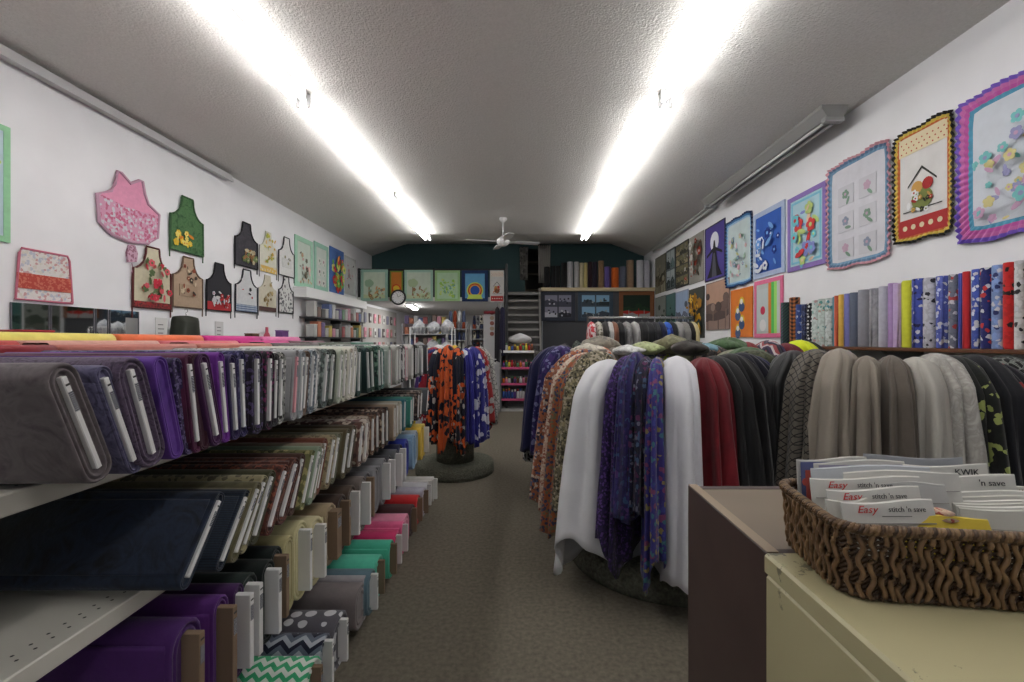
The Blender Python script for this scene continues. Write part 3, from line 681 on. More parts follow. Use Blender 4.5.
# rack at the end of the left display with sports team cloth
SX, SY, SR = -.72, 4.85, .27
rack('round rack of team-coloured cloth at the left display far end', SX, SY, SR, 1.24, .42, .12, .2, .35, CARP2)
orb = fabric('print', c(20, 24, 44), c(222, 96, 40), c(24, 28, 50), c(200, 90, 46), c(30, 30, 40), c(26, 28, 48), c(190, 186, 180), s=22)
orb2 = fabric('print', c(206, 92, 44), c(20, 24, 44), c(210, 96, 44), c(24, 26, 40), c(200, 88, 40), s=20)
around(SX, SY, SR, 1.3, [
 (205, .05, .11, 1.33, .5, 'purple and yellow crest cloth', fabric('print', c(70, 40, 110), c(200, 180, 60), c(40, 24, 60), s=12)),
 (225, .05, .12, 1.33, .45, 'red blue striped team cloth', fabric('print', c(150, 30, 50), c(30, 40, 100), c(200, 200, 210), s=12)),
 (243, .052, .12, 1.34, .42, 'black and orange hexagon cloth', orb),
 (264, .056, .12, 1.36, .36, 'orange team cloth with black hexagons', orb2, dict(tip=.12)),
 (284, .05, .12, 1.345, .36, 'navy and orange crest cloth', orb, dict(tip=.1)),
 (302, .05, .12, 1.34, .38, 'royal blue cloth with white emblems', fabric('print', c(44, 44, 130), c(44, 44, 130), c(210, 214, 226), c(50, 50, 140), s=11), dict(tip=.1)),
 (320, .05, .12, 1.34, .40, 'blue white star cloth', fabric('print', c(50, 50, 130), c(200, 200, 214), s=18)),
 (338, .05, .12, 1.34, .5, 'red and grey leaf cloth', fabric('print', c(150, 40, 40), c(170, 170, 166), s=20)),
 (355, .05, .12, 1.34, .6, 'pale grey lined cloth', fabric('vein', c(186, 186, 180), c(120, 120, 116), s=20)),
 (15, .05, .12, 1.34, .5, 'white grey tweed cloth', fabric('print', c(176, 176, 170), c(140, 140, 136), s=50)),
 (35, .05, .12, 1.35, .6, 'bright red cloth', fabric('plain', c(176, 40, 36))),
 (60, .05, .12, 1.36, .6, 'black cloth', fabric('plain', c(24, 24, 26))),
 (100, .05, .12, 1.37, .6, 'golden yellow cloth', fabric('plain', c(216, 180, 50))),
 (140, .05, .12, 1.36, .6, 'white cloth with print', fabric('print', c(214, 214, 214), c(120, 130, 160), s=30)),
], 'cloths on the team rack', 'on the left display end rack')
# straight rail of garments at the back
t = thing('garment_rail', 'long black straight rail of hanging garments below the posters', 'clothes rack', (0, 5.3, 0))
GY = 5.3; gx0, gx1, gz = Xat(588, GY), Xat(693, GY), 1.675
MB().tube([(gx0, 0, gz), (gx1, 0, gz)], .013, 8).build('rail', M((.5, .5, .5), .3, 1), t, True)
for x in (gx0, gx1):
    MB().tube([(x, 0, 0.03), (x, 0, gz+.02)], .014, 8).build('post', DARKM, t, True)
    MB().tube([(x, -.3, .02), (x, .3, .02)], .015, 8).build('foot', DARKM, t, True)
gar = [(591, 'red and white flowered', ('print', c(190, 50, 60), c(220, 200, 200), 20)), (598, 'cream sketch print', ('print', c(180, 176, 164), c(110, 104, 90), 40)), (605, 'black grey', ('plain', c(44, 42, 42))), (609, 'white', ('plain', c(190, 188, 186))),
 (613, 'rust brown', ('plain', c(130, 84, 64))), (619, 'jet black', ('plain', c(20, 20, 22))), (626, 'light grey fleece', ('marble', c(150, 148, 146), c(110, 110, 110), 20)), (634, 'pale grey knit', ('plain', c(160, 158, 156))),
 (642, 'plain black', ('plain', c(24, 24, 26))), (648, 'soft black', ('plain', c(28, 28, 32))), (654, 'dark charcoal', ('plain', c(36, 36, 42))), (660, 'navy', ('plain', c(26, 32, 64))), (665, 'blue and lime', ('print', c(40, 90, 190), c(30, 50, 130), c(180, 200, 60), 14)),
 (671, 'dark navy', ('plain', c(24, 26, 34))), (677, 'silver grey', ('plain', c(150, 148, 146))), (683, 'ash grey', ('plain', c(128, 126, 122))), (688, 'black wool', ('plain', c(26, 24, 24))), (691.5, 'pale beige', ('plain', c(190, 176, 130)))]
for i, (px, d, spec) in enumerate(gar):
    kind, *cs = spec; s = 30
    if not isinstance(cs[-1], tuple): s = cs.pop()
    drape('%s garment hanging on the rail below the posters' % d, Xat(px, GY), GY, -PI/2, .035+.008*R.random(), .2, 1.625, .95, fabric(kind, *cs, s=s), group='garments on the back rail', name='hanging_garment', seed=i, cat='garment', fold=.008, k=5, flare=.1, flareB=.4, tip=.02)
# ------------------------------------------------------------------ wall frames: local x to the right, z up, facing -y
def on_left(px0, px1, z0, z1):
    a, b = dX(px0, XL), dX(px1, XL); return (XL+.004, (a+b)/2, z0), PI/2, abs(b-a), z1-z0
def on_right(px0, px1, z0, z1):
    a, b = dX(px0, XR), dX(px1, XR); return (XR-.004, (a+b)/2, z0), -PI/2, abs(b-a), z1-z0
def flower(mb, x, z, r, y, m, mc, n=5):
    a0 = R.random()*6
    for i in range(n):
        a = a0+2*PI*i/n; mb.disc(x+r*.55*math.cos(a), z+r*.55*math.sin(a), r*.42, y-.0012-.0003*i, y, m, 8)
    mb.disc(x, z, r*.3, y-.0036, y, mc, 8)
def leafy(mb, x, z, r, y, m):
    mb.disc(x, z, r, y-.001, y, m, 10, .38, R.uniform(0, PI))
def spray(mb, w, h, y, n, mats, r0=.02, r1=.05, region=(.12, .88, .12, .88)):
    for i in range(int(n*1.9) if n > 5 else n):
        x = -w/2+w*R.uniform(region[0], region[1]); z = h*R.uniform(region[2], region[3]); r = R.uniform(r0, r1); y += -.0001*i
        if R.random() < .55: flower(mb, x, z, r, y-.0003*(i % 5), R.choice(mats), R.choice(mats))
        else: leafy(mb, x, z, r, y-.0003*(i % 5), R.choice(mats))
def quilt(label, place, border, field, motif, style='spray', bw_=.06, ruffle=None, n=16, name='wall_quilt', cat='quilt', group='quilts and panels on the walls', inner=None, r0=.02, r1=.05, tilt=0, loc=None):
    pos, rz, w, h = place
    t = thing(name, label, cat, pos, rz, group); t.rotation_euler = (0, 0, rz)
    mats = [M(x, .8, 0, 'applique') for x in motif]
    def ringm(w0, h0, b, y0, y1, mat, nm):
        mb = MB(); z0 = (h-h0)/2
        for (xa, xb, za, zb) in ((-w0/2, w0/2, z0, z0+b), (-w0/2, w0/2, z0+h0-b, z0+h0), (-w0/2, -w0/2+b, z0+b, z0+h0-b), (w0/2-b, w0/2, z0+b, z0+h0-b)): mb.box(xa, xb, y0, y1, za, zb)
        return mb.build(nm, mat, t)
    if ruffle:
        mb = MB(); NL = 420; bands = len(ruffle); Ls = []
        def rr(s, d):
            W_, H_ = w+2*d, h+2*d; per = 2*(W_+H_); u = (s % 1)*per
            if u < W_: return (-W_/2+u, -d)
            u -= W_
            if u < H_: return (W_/2, -d+u)
            u -= H_
            if u < W_: return (W_/2-u, h+d)
            u -= W_; return (-W_/2, h+d-u)
        rad = bw_
        for bi in range(bands+1):
            d = -.0+rad*(bi/bands)-rad; lp = []
            for i in range(NL):
                x, z = rr(i/NL, d); k = bi/bands
                cx_, cz_ = (x, z-h/2); q = (1+.0)
                # soften corners
                ux, uz = abs(x)/(w/2+d+1e-6), abs(z-h/2)/(h/2+d+1e-6); cr = max(0, ux+uz-1.75)*.14
                x *= 1-cr*.9; z = h/2+(z-h/2)*(1-cr*.9)
                wv = math.sin(i*2*PI*62/NL+1.2*math.sin(i*.05))
                lp.append((x*(1+.010*k*math.sin(i*.21)), -.008-.014*k-.011*k*wv, z+.008*k*math.sin(i*.17)))
            Ls.append(lp)
        for bi in range(bands): mb.loops(Ls[bi:bi+2], bi, False, False)
        o = mb.build('ruffle', [fabric('plain', x) for x in ruffle], t, False); o.modifiers.new('hem', 'SOLIDIFY').thickness = .002
        fw, fh = w-2*rad*.9, h-2*rad*.9
    else:
        ringm(w, h, bw_, -.014, 0, border if not isinstance(border, tuple) else fabric('plain', border), 'border')
        fw, fh = w-2*bw_, h-2*bw_
    z0 = (h-fh)/2
    MB().box(-fw/2, fw/2, -.009, 0, z0, z0+fh).build('field', field if not isinstance(field, tuple) else fabric('plain', field, s=8), t)
    if inner: ringm(fw*.92, fh*.94, min(fw, fh)*.04, -.012, -.009, fabric('plain', inner), 'sash')
    mb = MB(); Y = -.0135
    if style == 'spray': spray(mb, fw, fh, Y, n, range(len(mats)), r0, r1)
    elif style == 'grid6':
        for i in range(2):
            for j in range(3):
                x = -fw*.2+fw*.4*i; z = fh*(.2+.28*j)
                mb.box(x-fw*.15, x+fw*.15, Y, Y+.003, z-fh*.1, z+fh*.1, 0)
                flower(mb, x, z+.01, fw*.07, Y-.001, 1+(i+j) % (len(mats)-1), 1); leafy(mb, x+.03, z-fh*.06, fw*.06, Y-.001, len(mats)-1)
    elif style == 'garden':       # ground, tree, flowers
        mb.poly([(-fw/2, 0), (fw/2, 0), (fw/2, fh*.22), (fw*.1, fh*.3), (-fw*.2, fh*.2), (-fw/2, fh*.26)], Y, Y+.003, 0)
        mb.poly([(-fw*.28, fh*.2), (-fw*.2, fh*.2), (-fw*.22, fh*.6), (-fw*.26, fh*.6)], Y-.001, Y, 1)
        for k_ in range(5): mb.disc(-fw*.24+fw*.1*math.cos(k_*1.3), fh*.68+fh*.06*math.sin(k_*1.3), fw*.12, Y-.002-.0006*k_, Y, 2, 12)
        spray(mb, fw, fh, Y-.002, n, range(1, len(mats)), r0, r1, (.3, .95, .1, .5))
    elif style == 'scene':       # layered hills, trunks and canopy
        for k_ in range(3):
            pts = [(-fw/2, 0), (fw/2, 0)]; hh = fh*(.55-.16*k_)
            for i in range(7): pts.append((fw/2-fw*i/6, hh+fh*.07*R.uniform(-1, 1)))
            mb.poly(pts, Y-.0008*k_, Y+.002, k_ % len(mats))
        for i in range(n//2):
            x = -fw*.42+fw*.84*R.random(); hh = fh*R.uniform(.35, .8)
            mb.poly([(x-.012, 0), (x+.012, 0), (x+.004, hh), (x-.004, hh)], Y-.003, Y-.002, R.randrange(len(mats)))
            mb.disc(x, hh, fw*R.uniform(.05, .1), Y-.004-.0005*i, Y-.002, R.randrange(len(mats)), 9, 1.3)
    elif style == 'photos':      # grid of photographic panes
        for i in range(2 if n < 8 else 3):
            for j in range(2 if n < 8 else 4):
                ni, nj = (2, 2) if n < 8 else (3, 4)
                cw, chh = fw/ni, fh/nj; xa = -fw/2+cw*i+cw*.05; za = fh*j/nj+chh*.05+(h-fh)/2
                mb.box(xa, xa+cw*.9, Y, Y+.003, za, za+chh*.9, 0)
                mb.poly([(xa, za), (xa+cw*.9, za), (xa+cw*.9, za+chh*R.uniform(.25, .45)), (xa+cw*.4, za+chh*R.uniform(.3, .6)), (xa, za+chh*R.uniform(.2, .45))], Y-.001, Y, 1+R.randrange(len(mats)-1))
                for q in range(7): mb.disc(xa+cw*R.uniform(.1, .8), za+chh*R.uniform(.1, .6), cw*.07, Y-.002-.0002*q, Y, 1+R.randrange(len(mats)-1), 8)
    elif style == 'moon':        # pale moon above a dark pointed tree
        mb.disc(0, fh*.72, fw*.22, Y, Y+.003, 0, 20)
        mb.poly([(-fw*.4, fh*.06), (fw*.4, fh*.06), (fw*.2, fh*.25), (fw*.1, fh*.5), (fw*.03, fh*.74), (-fw*.03, fh*.74), (-fw*.1, fh*.5), (-fw*.2, fh*.25)], Y-.002, Y-.001, 1)
        mb.poly([(-fw*.42, fh*.45), (0, fh*.56), (fw*.42, fh*.45), (fw*.4, fh*.5), (0, fh*.63), (-fw*.4, fh*.5)], Y-.003, Y-.002, 1)
        mb.poly([(-fw*.13, fh*.06), (fw*.13, fh*.06), (fw*.04, fh*.5), (-fw*.04, fh*.5)], Y-.004, Y-.003, 2)
    elif style == 'stack':       # a bright stack of plain ovals
        for k_ in range(4):
            x = -fw*.18+fw*.2*(k_ % 2)+fw*.02; z = fh*(.16+.2*k_)
            mb.disc(x, z, fw*.17, Y-.001*k_, Y+.002, 0, 16, .8); mb.disc(x, z-fw*.08, fw*.13, Y-.001*k_-.001, Y, 1, 12, 1.1); mb.disc(x, z+fw*.05, fw*.07, Y-.001*k_-.002, Y, 2, 10)
    elif style == 'basket':      # arrangement under a peaked frame, band below
        mb.box(-fw/2, fw/2, Y, Y+.002, z0, z0+fh*.17, 0); mb.box(-fw/2, fw/2, Y, Y+.002, z0+fh*.82, z0+fh, 3)
        for i in range(5): mb.disc(-fw*.36+fw*.18*i, z0+fh*.085, fw*.05, Y-.001, Y, 3, 10)
        for i in range(9):
            for j in range(3): mb.disc(-fw*.44+fw*.11*i+(j % 2)*.02, z0+fh*(.85+.045*j), .006, Y-.001, Y, 0, 6)
        mb.poly([(-fw*.3, z0+fh*.5), (0, z0+fh*.66), (fw*.3, z0+fh*.5), (fw*.3, z0+fh*.48), (0, z0+fh*.635), (-fw*.3, z0+fh*.48)], Y-.001, Y, 4)
        mb.disc(0, z0+fh*.34, fw*.2, Y-.001, Y, 1, 16, 1.1); mb.disc(-fw*.1, z0+fh*.46, fw*.12, Y-.002, Y, 2, 14); mb.disc(fw*.12, z0+fh*.47, fw*.11, Y-.0025, Y, 0, 14)
        mb.disc(-fw*.28, z0+fh*.3, fw*.07, Y-.002, Y, 5 if len(mats) > 5 else 1, 10, .6); mb.box(-fw*.4, fw*.4, Y-.0005, Y, z0+fh*.24, z0+fh*.25, 4)
        spray(mb, fw*.5, fh*.4, Y-.003, 8, range(len(mats)), .015, .03, (.1, .9, .7, 1.2))
    elif style == 'stripes':
        mb.box(-fw*.45, fw*.02, Y, Y+.002, z0+fh*.05, z0+fh*.9, 0); mb.disc(-fw*.2, fh*.55, fw*.1, Y-.002, Y, 1, 14); mb.disc(-fw*.2, fh*.25, fw*.14, Y-.002, Y, 2, 14)
        for k_ in range(4): mb.box(fw*(.04+.115*k_), fw*(.04+.115*(k_+1)), Y-.001, Y+.002, z0, z0+fh, 3+k_)
    elif style == 'bands':
        for k_ in range(len(mats)): mb.disc(0, fh*.45, fw*(.42-.06*k_), Y-.001*k_-.001, Y-.001*k_, k_, 22, 1, .0)
        mb.poly([(-fw*.4, fh*.1), (fw*.4, fh*.1), (fw*.3, fh*.28), (-fw*.3, fh*.28)], Y-.01, Y-.005, 0)
    # keep motif inside the sheet
    if mb.v: mb.build('printed_pattern', mats, t)
    return t
# ---- right wall
quilt('large pale nursery quilt with purple and pink ruffled edge', on_right(960, 1100, 2.03, 2.98), None, c(206, 212, 220), [c(120, 190, 190), c(210, 200, 140), c(200, 160, 190), c(150, 150, 190)], 'spray', .10, [c(80, 150, 180), c(190, 90, 160), c(200, 110, 170), c(116, 90, 190)], n=26, r0=.02, r1=.05)
quilt('white quilt with basket picture and black and yellow ruffled edge', on_right(896, 957, 2.14, 2.99), None, c(216, 214, 212), [c(170, 50, 50), c(120, 130, 70), c(196, 150, 80), c(220, 206, 170), c(50, 50, 46), c(226, 226, 226)], 'basket', .055, [c(190, 100, 50), c(206, 180, 80), c(24, 24, 22)])
quilt('pale quilt of six small pictures with blue and pink ruffle', on_right(829, 893, 2.06, 3.03), None, c(208, 208, 214), [c(196, 196, 202), c(190, 160, 180), c(140, 150, 170), c(120, 150, 130)], 'grid6', .06, [c(110, 150, 180), c(90, 120, 150), c(206, 150, 160)])
quilt('pale aqua quilt with red plume and plain purple border', on_right(789, 827.5, 2.15, 2.95), c(136, 110, 180), c(170, 204, 214), [c(110, 190, 200), c(200, 60, 60), c(180, 200, 120), c(130, 140, 200), c(220, 190, 160)], 'spray', .05, n=14, inner=c(120, 190, 210), r0=.03, r1=.09)
quilt('royal blue quilt with white snow motif and pale border', on_right(754.5, 786, 2.17, 2.98), c(170, 186, 214), c(40, 90, 180), [c(220, 226, 236), c(110, 160, 220), c(20, 50, 130)], 'spray', .06, n=16, r0=.03, r1=.08)
quilt('pale quilt with light blue and navy ruffled edge', on_right(727, 754, 2.14, 3.08), None, c(190, 206, 206), [c(150, 180, 160), c(210, 170, 180), c(200, 200, 140), c(120, 150, 170)], 'spray', .07, [c(150, 190, 220), c(70, 120, 170), c(30, 50, 90)], n=18)
quilt('violet panel with a white moon over a dark pointed tree', on_right(706, 726, 2.33, 3.18), c(40, 36, 70), c(70, 56, 140), [c(220, 220, 230), c(30, 28, 34), c(80, 80, 90)], 'moon', .02, name='wall_panel', cat='fabric panel')
quilt('grey woodland panel with a red brown spot', on_right(690, 704.6, 2.38, 3.19), c(150, 148, 140), c(150, 148, 140), [c(96, 90, 80), c(190, 188, 180), c(150, 60, 44), c(120, 116, 100)], 'spray', .015, n=30, r0=.03, r1=.08, name='wall_panel', cat='fabric panel')
quilt('dark panel of twelve small lantern-lit scenes', on_right(676.5, 689.3, 2.39, 3.2), c(24, 24, 24), c(28, 28, 26), [c(110, 106, 80), c(60, 60, 50), c(150, 140, 110)], 'photos', .02, n=12, name='wall_panel', cat='fabric panel')
quilt('narrow dark panel of winter scenes, upper row', on_right(667, 675.8, 2.41, 3.21), c(60, 66, 70), c(70, 80, 84), [c(150, 160, 160), c(40, 50, 50), c(90, 110, 110)], 'photos', .02, n=6, name='wall_panel', cat='fabric panel')
quilt('olive country panel nearest the back corner, upper row', on_right(656, 666.3, 2.42, 3.2), c(90, 88, 70), c(110, 108, 90), [c(60, 60, 44), c(90, 80, 60), c(140, 136, 116)], 'scene', .03, name='wall_panel', cat='fabric panel')
quilt('orange panel with stacked yellow and blue ovals', on_right(732, 753.5, 1.45, 2.10), c(222, 120, 30), c(226, 124, 30), [c(220, 190, 60), c(70, 90, 130), c(230, 230, 230)], 'stack', .03, name='wall_panel', cat='fabric panel')
quilt('pink panel with orange and green stripes beside the rolls', on_right(755.5, 784, 1.44, 2.14), c(226, 110, 150), c(190, 200, 196), [c(196, 206, 206), c(206, 60, 90), c(226, 226, 226), c(220, 130, 60), c(90, 190, 90), c(160, 220, 110), c(196, 206, 200)], 'stripes', .05, name='wall_panel', cat='fabric panel')
quilt('brown and peach woodland panel with sunset sky', on_right(707, 730.5, 1.57, 2.3), c(140, 116, 104), c(186, 146, 124), [c(110, 90, 84), c(90, 76, 72), c(150, 126, 116)], 'scene', .015, n=12, name='wall_panel', cat='fabric panel')
quilt('golden yellow and dark panel above the garment rail', on_right(690, 705, 1.45, 2.29), c(60, 60, 54), c(60, 64, 56), [c(200, 150, 40), c(220, 176, 70), c(170, 120, 40), c(40, 60, 60)], 'spray', .015, n=22, r0=.04, r1=.1, name='wall_panel', cat='fabric panel')
quilt('pale blue mountain panel, lower row', on_right(676.5, 689, 1.45, 2.32), c(150, 160, 180), c(150, 170, 200), [c(90, 96, 110), c(60, 66, 76), c(120, 130, 150)], 'scene', .02, n=4, name='wall_panel', cat='fabric panel')
quilt('dark teal forest panel, lower row', on_right(667, 675.8, 1.45, 2.33), c(50, 90, 90), c(60, 100, 96), [c(30, 60, 56), c(80, 110, 100), c(40, 70, 60)], 'scene', .02, n=8, name='wall_panel', cat='fabric panel')
quilt('grey green landscape panel nearest the back corner, lower row', on_right(656, 666.3, 1.45, 2.34), c(110, 116, 110), c(130, 136, 130), [c(70, 80, 70), c(96, 100, 90), c(150, 156, 150)], 'scene', .02, n=6, name='wall_panel', cat='fabric panel')
# ---- left wall quilts
quilt('mint green bordered quilt at the left edge of the wall', on_left(-60, 8, 2.09, 2.9), c(150, 206, 160), c(190, 210, 220), [c(190, 210, 120), c(120, 180, 200)], 'spray', .04, n=8)
quilt('mint quilt with pink floral centre, nearest of the mint pair', on_left(294, 312, 2.28, 3.10), c(160, 206, 180), c(196, 208, 196), [c(206, 140, 140), c(110, 110, 96), c(190, 170, 130), c(220, 190, 180)], 'spray', .08, n=14)
quilt('mint quilt with six square pictures', on_left(313.4, 327.5, 2.3, 3.14), c(150, 196, 176), c(196, 204, 196), [c(210, 210, 204), c(170, 130, 140), c(90, 96, 100), c(130, 160, 140)], 'grid6', .08)
quilt('bright blue quilt with orange and green flowers', on_left(329, 343, 2.33, 3.19), c(70, 110, 180), c(60, 100, 170), [c(210, 130, 60), c(200, 60, 70), c(110, 180, 90), c(220, 220, 120)], 'spray', .05, n=22, r0=.04, r1=.1)
quilt('pale grey quilt with one small pink figure, beside the blue one', on_left(344.2, 355, 2.37, 3.15), c(190, 192, 192), c(196, 198, 198), [c(200, 140, 150), c(90, 90, 90), c(150, 150, 150)], 'spray', .04, n=7)
# ---- quilts hung in front of the loft
def on_back(px0, px1, y0, y1, d=9.84):
    return (Xat((px0+px1)/2, d), d, Zat(y1, d)), 0, (px1-px0)*d/F, (y1-y0)*d/F
SG = 'quilts hung along the loft edge'
quilt('mint quilt with a tree, leftmost along the loft edge', on_back(361, 388, 269.5, 301), c(150, 186, 170), c(196, 210, 190), [c(190, 204, 160), c(150, 120, 80), c(150, 180, 150), c(120, 150, 170), c(210, 160, 110)], 'garden', .06, group=SG, n=10)
quilt('red orange and yellow banded quilt behind the clock', on_back(390, 403, 271, 301), c(120, 140, 60), c(200, 120, 50), [c(196, 40, 36), c(226, 120, 40), c(226, 190, 60)], 'bands', .03, group=SG)
quilt('mint quilt with small brown figures and tree, right of the clock', on_back(404.5, 433, 270, 301), c(160, 196, 180), c(200, 212, 196), [c(196, 208, 170), c(150, 120, 90), c(170, 190, 150), c(170, 120, 80)], 'garden', .05, group=SG, n=10)
quilt('pale green quilt with soft leaf motifs on the loft edge', on_back(435, 460, 270.5, 301), c(160, 200, 140), c(184, 214, 180), [c(150, 196, 90), c(200, 214, 120), c(120, 170, 160)], 'spray', .05, group=SG, n=20)
quilt('blue quilt with a red boat shape on waves', on_back(462, 488, 270.5, 301.5), c(30, 50, 90), c(100, 160, 200), [c(190, 210, 90), c(190, 50, 40), c(226, 150, 60), c(40, 80, 160)], 'bands', .07, group=SG)
quilt('narrow white quilt with red band and round wreath', on_back(490, 504, 270.5, 302), c(200, 200, 196), c(200, 200, 196), [c(170, 50, 50), c(120, 90, 60), c(180, 140, 80), c(214, 206, 190), c(60, 50, 40), c(190, 100, 60)], 'basket', .02, group=SG)
t = thing('quilt_rail', 'dark rail the loft edge quilts hang from', 'rail', (0, 9.9, 0))
MB().tube([(Xat(358, 9.9), 0, 2.97), (Xat(506, 9.9), 0, 2.97)], .02, 8).build('bar', DARKM, t, True)
for px in (359, 433.8, 505.5): MB().box(Xat(px, 9.9)-.02, Xat(px, 9.9)+.02, -.01, .03, 2.36, 3.0).build('post', DARKM, t)
t = thing('wall_clock', 'round white clock with black rim hanging on loft edge', 'clock', (Xat(397.5, 9.7), 9.78, Zat(297, 9.7)))
MB().lathe([(.165, 0), (.17, .02), (.155, .045), (.135, .045), (.13, .02)], 32).build('rim', DARKM, t, True).rotation_euler = (PI/2, 0, 0)
MB().lathe([(.001, .022), (.135, .022), (.135, .01), (.001, .01)][::-1], 32).build('face', M((.8, .8, .8)), t).rotation_euler = (PI/2, 0, 0)
MB().poly([(-.004, 0), (.004, 0), (.07, .045), (.066, .05)], -.03, -.026).poly([(-.004, 0), (.004, 0), (-.03, .1), (-.037, .098)], -.033, -.03).build('hands', DARKM, t)
tk = MB()
for i in range(12): a = i*PI/6; tk.disc(.11*math.sin(a), .11*math.cos(a), .008, -.026, -.022, 0, 6)
tk.build('hour_marks', DARKM, t)
# ------------------------------------------------------------------ aprons on the left wall
def apron(label, px0, px1, z0, z1, body, trim, pocket=None, motifs=(), lower=None, style='bib', mirror=1, tilt=0, ties=True, n=10, r=(.015, .035), pw=.3, region=(.2, .8, .1, .5)):
    pos, rz, w, h = on_left(px0, px1, z0, z1)
    t = thing('apron', label, 'apron', pos, rz, 'aprons on the left wall')
    bmat = body if not isinstance(body, tuple) else fabric('plain', body)
    if style == 'bib':
        bw0, hz = w*.17, h*.62
        side = [(w*.5, h*.0), (w*.49, hz)]
        for i in range(1, 7): a = i/6; side.append((w*.49-(w*.49-bw0)*math.sin(a*PI/2), hz+(h*.97-hz)*(1-math.cos(a*PI/2))))
        side.append((bw0*.95, h))
        pts = [(x, z) for x, z in side]+[(-x, z) for x, z in side[::-1]]
    elif style == 'bell':
        side = [(0, -.01), (w*.3, h*.03), (w*.47, h*.16), (w*.5, h*.55), (w*.30, h*.66), (w*.24, h*.8), (w*.20, h*.99), (w*.15, h*.985)]
        pts = side+[(0, h*.88)]+[(-x, z) for x, z in side[::-1][:-1]]
    else:
        side = [(w*.5, 0), (w*.44, h*.9), (w*.4, h)]
        pts = side+[(-x, z) for x, z in side[::-1]]
    mb = MB(); mb.poly(pts, -.014, -.004); mb.build('body', bmat, t)
    if trim:
        tb = MB(); P_ = [(x, -.0145, z) for x, z in pts]+[(pts[0][0], -.0145, pts[0][1])]
        tb.tube(P_, w*.022, 5); tb.build('binding', M(trim, .8), t)
    if lower:
        lmb = MB()
        if style == 'bell': lmb.poly([(w*.49, h*.52), (w*.46, h*.17), (w*.3, h*.035), (0, 0), (-w*.3, h*.035), (-w*.46, h*.17), (-w*.49, h*.56), (-w*.1, h*.5), (w*.2, h*.5)], -.02, -.0142)
        elif style == 'skirt': lmb.box(-w*.485, w*.485, -.02, -.0142, h*.22, h*.52)
        else: lmb.box(-w*.49, w*.49, -.018, -.0142, 0, h*lower[1])
        lmb.build('hem_band', lower[0], t)
    if pocket:
        pk = MB().box(-w*pw, w*pw, -.02, -.0142, h*.22, h*.45); pk.build('pocket', pocket if not isinstance(pocket, tuple) else fabric('plain', pocket), t)
    if motifs:
        ms = MB(); spray(ms, w, h, -.0205, n, range(len(motifs)), r[0], r[1], region)
        ms.build('printed_pattern', [M(x, .8, 0, 'applique') for x in motifs], t)
    if ties and style == 'bib':
        for s in (-1, 1):
            MB().tube([(s*w*.49, -.01, h*.61), (s*w*.515, -.012, h*.4), (s*w*.505, -.01, -h*.1-h*.08*R.random())], .006, 5).build('tie', M(trim or (.3, .3, .3), .8), t)
RED, BLK = c(176, 50, 56), c(34, 34, 42)
apron('short red and white half apron with pink waistband', 13, 70, 1.70, 2.07, fabric('print', c(214, 210, 206), c(196, 150, 150), c(180, 184, 196), c(216, 212, 208), c(206, 200, 190), s=50), c(196, 110, 130), lower=(fabric('print', c(180, 70, 60), c(200, 110, 90), s=70), 0), style='skirt')
apron('large pink apron with flowered bell-shaped skirt', 95, 157, 2.32, 2.92, c(224, 150, 180), c(190, 150, 170), lower=(fabric('print', c(206, 150, 176), c(200, 200, 206), c(190, 100, 130), s=40), 0), style='bell')
apron('green apron with yellow basket motif', 168.5, 201.5, 2.35, 2.94, fabric('marble', c(50, 92, 52), c(76, 116, 70), c(36, 74, 42), s=12), c(60, 90, 60), motifs=(c(226, 190, 60), c(216, 130, 40), c(226, 210, 110)), n=9, region=(.15, .6, .1, .35), r=(.025, .05))
apron('cream apron with red roses and dark binding', 131, 169, 1.72, 2.31, c(206, 200, 172), c(90, 40, 40), motifs=(c(200, 50, 70), c(216, 90, 100), c(90, 110, 70)), lower=(fabric('print', c(150, 40, 44), c(90, 30, 30), s=60), .1), n=22, region=(.2, .8, .16, .8), r=(.02, .04))
apron('beige apron with printed bib panel', 171, 201, 1.76, 2.30, c(176, 152, 128), c(110, 90, 76), pocket=c(166, 142, 118), motifs=(c(80, 70, 64), c(150, 80, 60), c(206, 190, 160)), n=9, region=(.25, .75, .25, .9))
apron('black apron with white figures over red hem', 205, 229.5, 1.76, 2.32, BLK, c(20, 20, 26), motifs=(c(220, 220, 220), c(170, 40, 44), c(200, 200, 206)), lower=(M(RED, .8), .18), n=12, region=(.15, .85, .12, .4), r=(.025, .05))
apron('charcoal apron with green basket print, above the white ones', 233.5, 256, 2.37, 2.94, fabric('marble', c(40, 38, 46), c(64, 62, 70), s=12), c(28, 28, 32), motifs=(c(110, 130, 80), c(190, 180, 150), c(150, 110, 70)), n=12, region=(.3, .9, .12, .4), r=(.03, .06))
apron('white apron with black trim and blue checked hem', 234, 256, 1.78, 2.33, c(206, 208, 210), c(40, 42, 50), motifs=(c(60, 60, 66), c(190, 60, 60)), lower=(fabric('plaid', c(200, 204, 210), c(120, 140, 170), c(50, 70, 110), s=36), .17), n=4, region=(.2, .8, .35, .55))
apron('white apron with yellow green pattern', 258.5, 275.5, 2.37, 2.95, c(212, 210, 196), None, motifs=(c(206, 196, 90), c(160, 176, 80), c(220, 170, 70)), lower=(fabric('print', c(220, 180, 90), c(214, 206, 180), s=30), .15), n=14, region=(.2, .8, .2, .95))
apron('plain white apron with thin dark binding', 277.5, 293, 2.39, 2.98, c(216, 216, 214), c(50, 50, 56), pocket=c(206, 206, 204), motifs=(c(110, 110, 110), c(150, 150, 120)), n=4, region=(.25, .75, .3, .5))
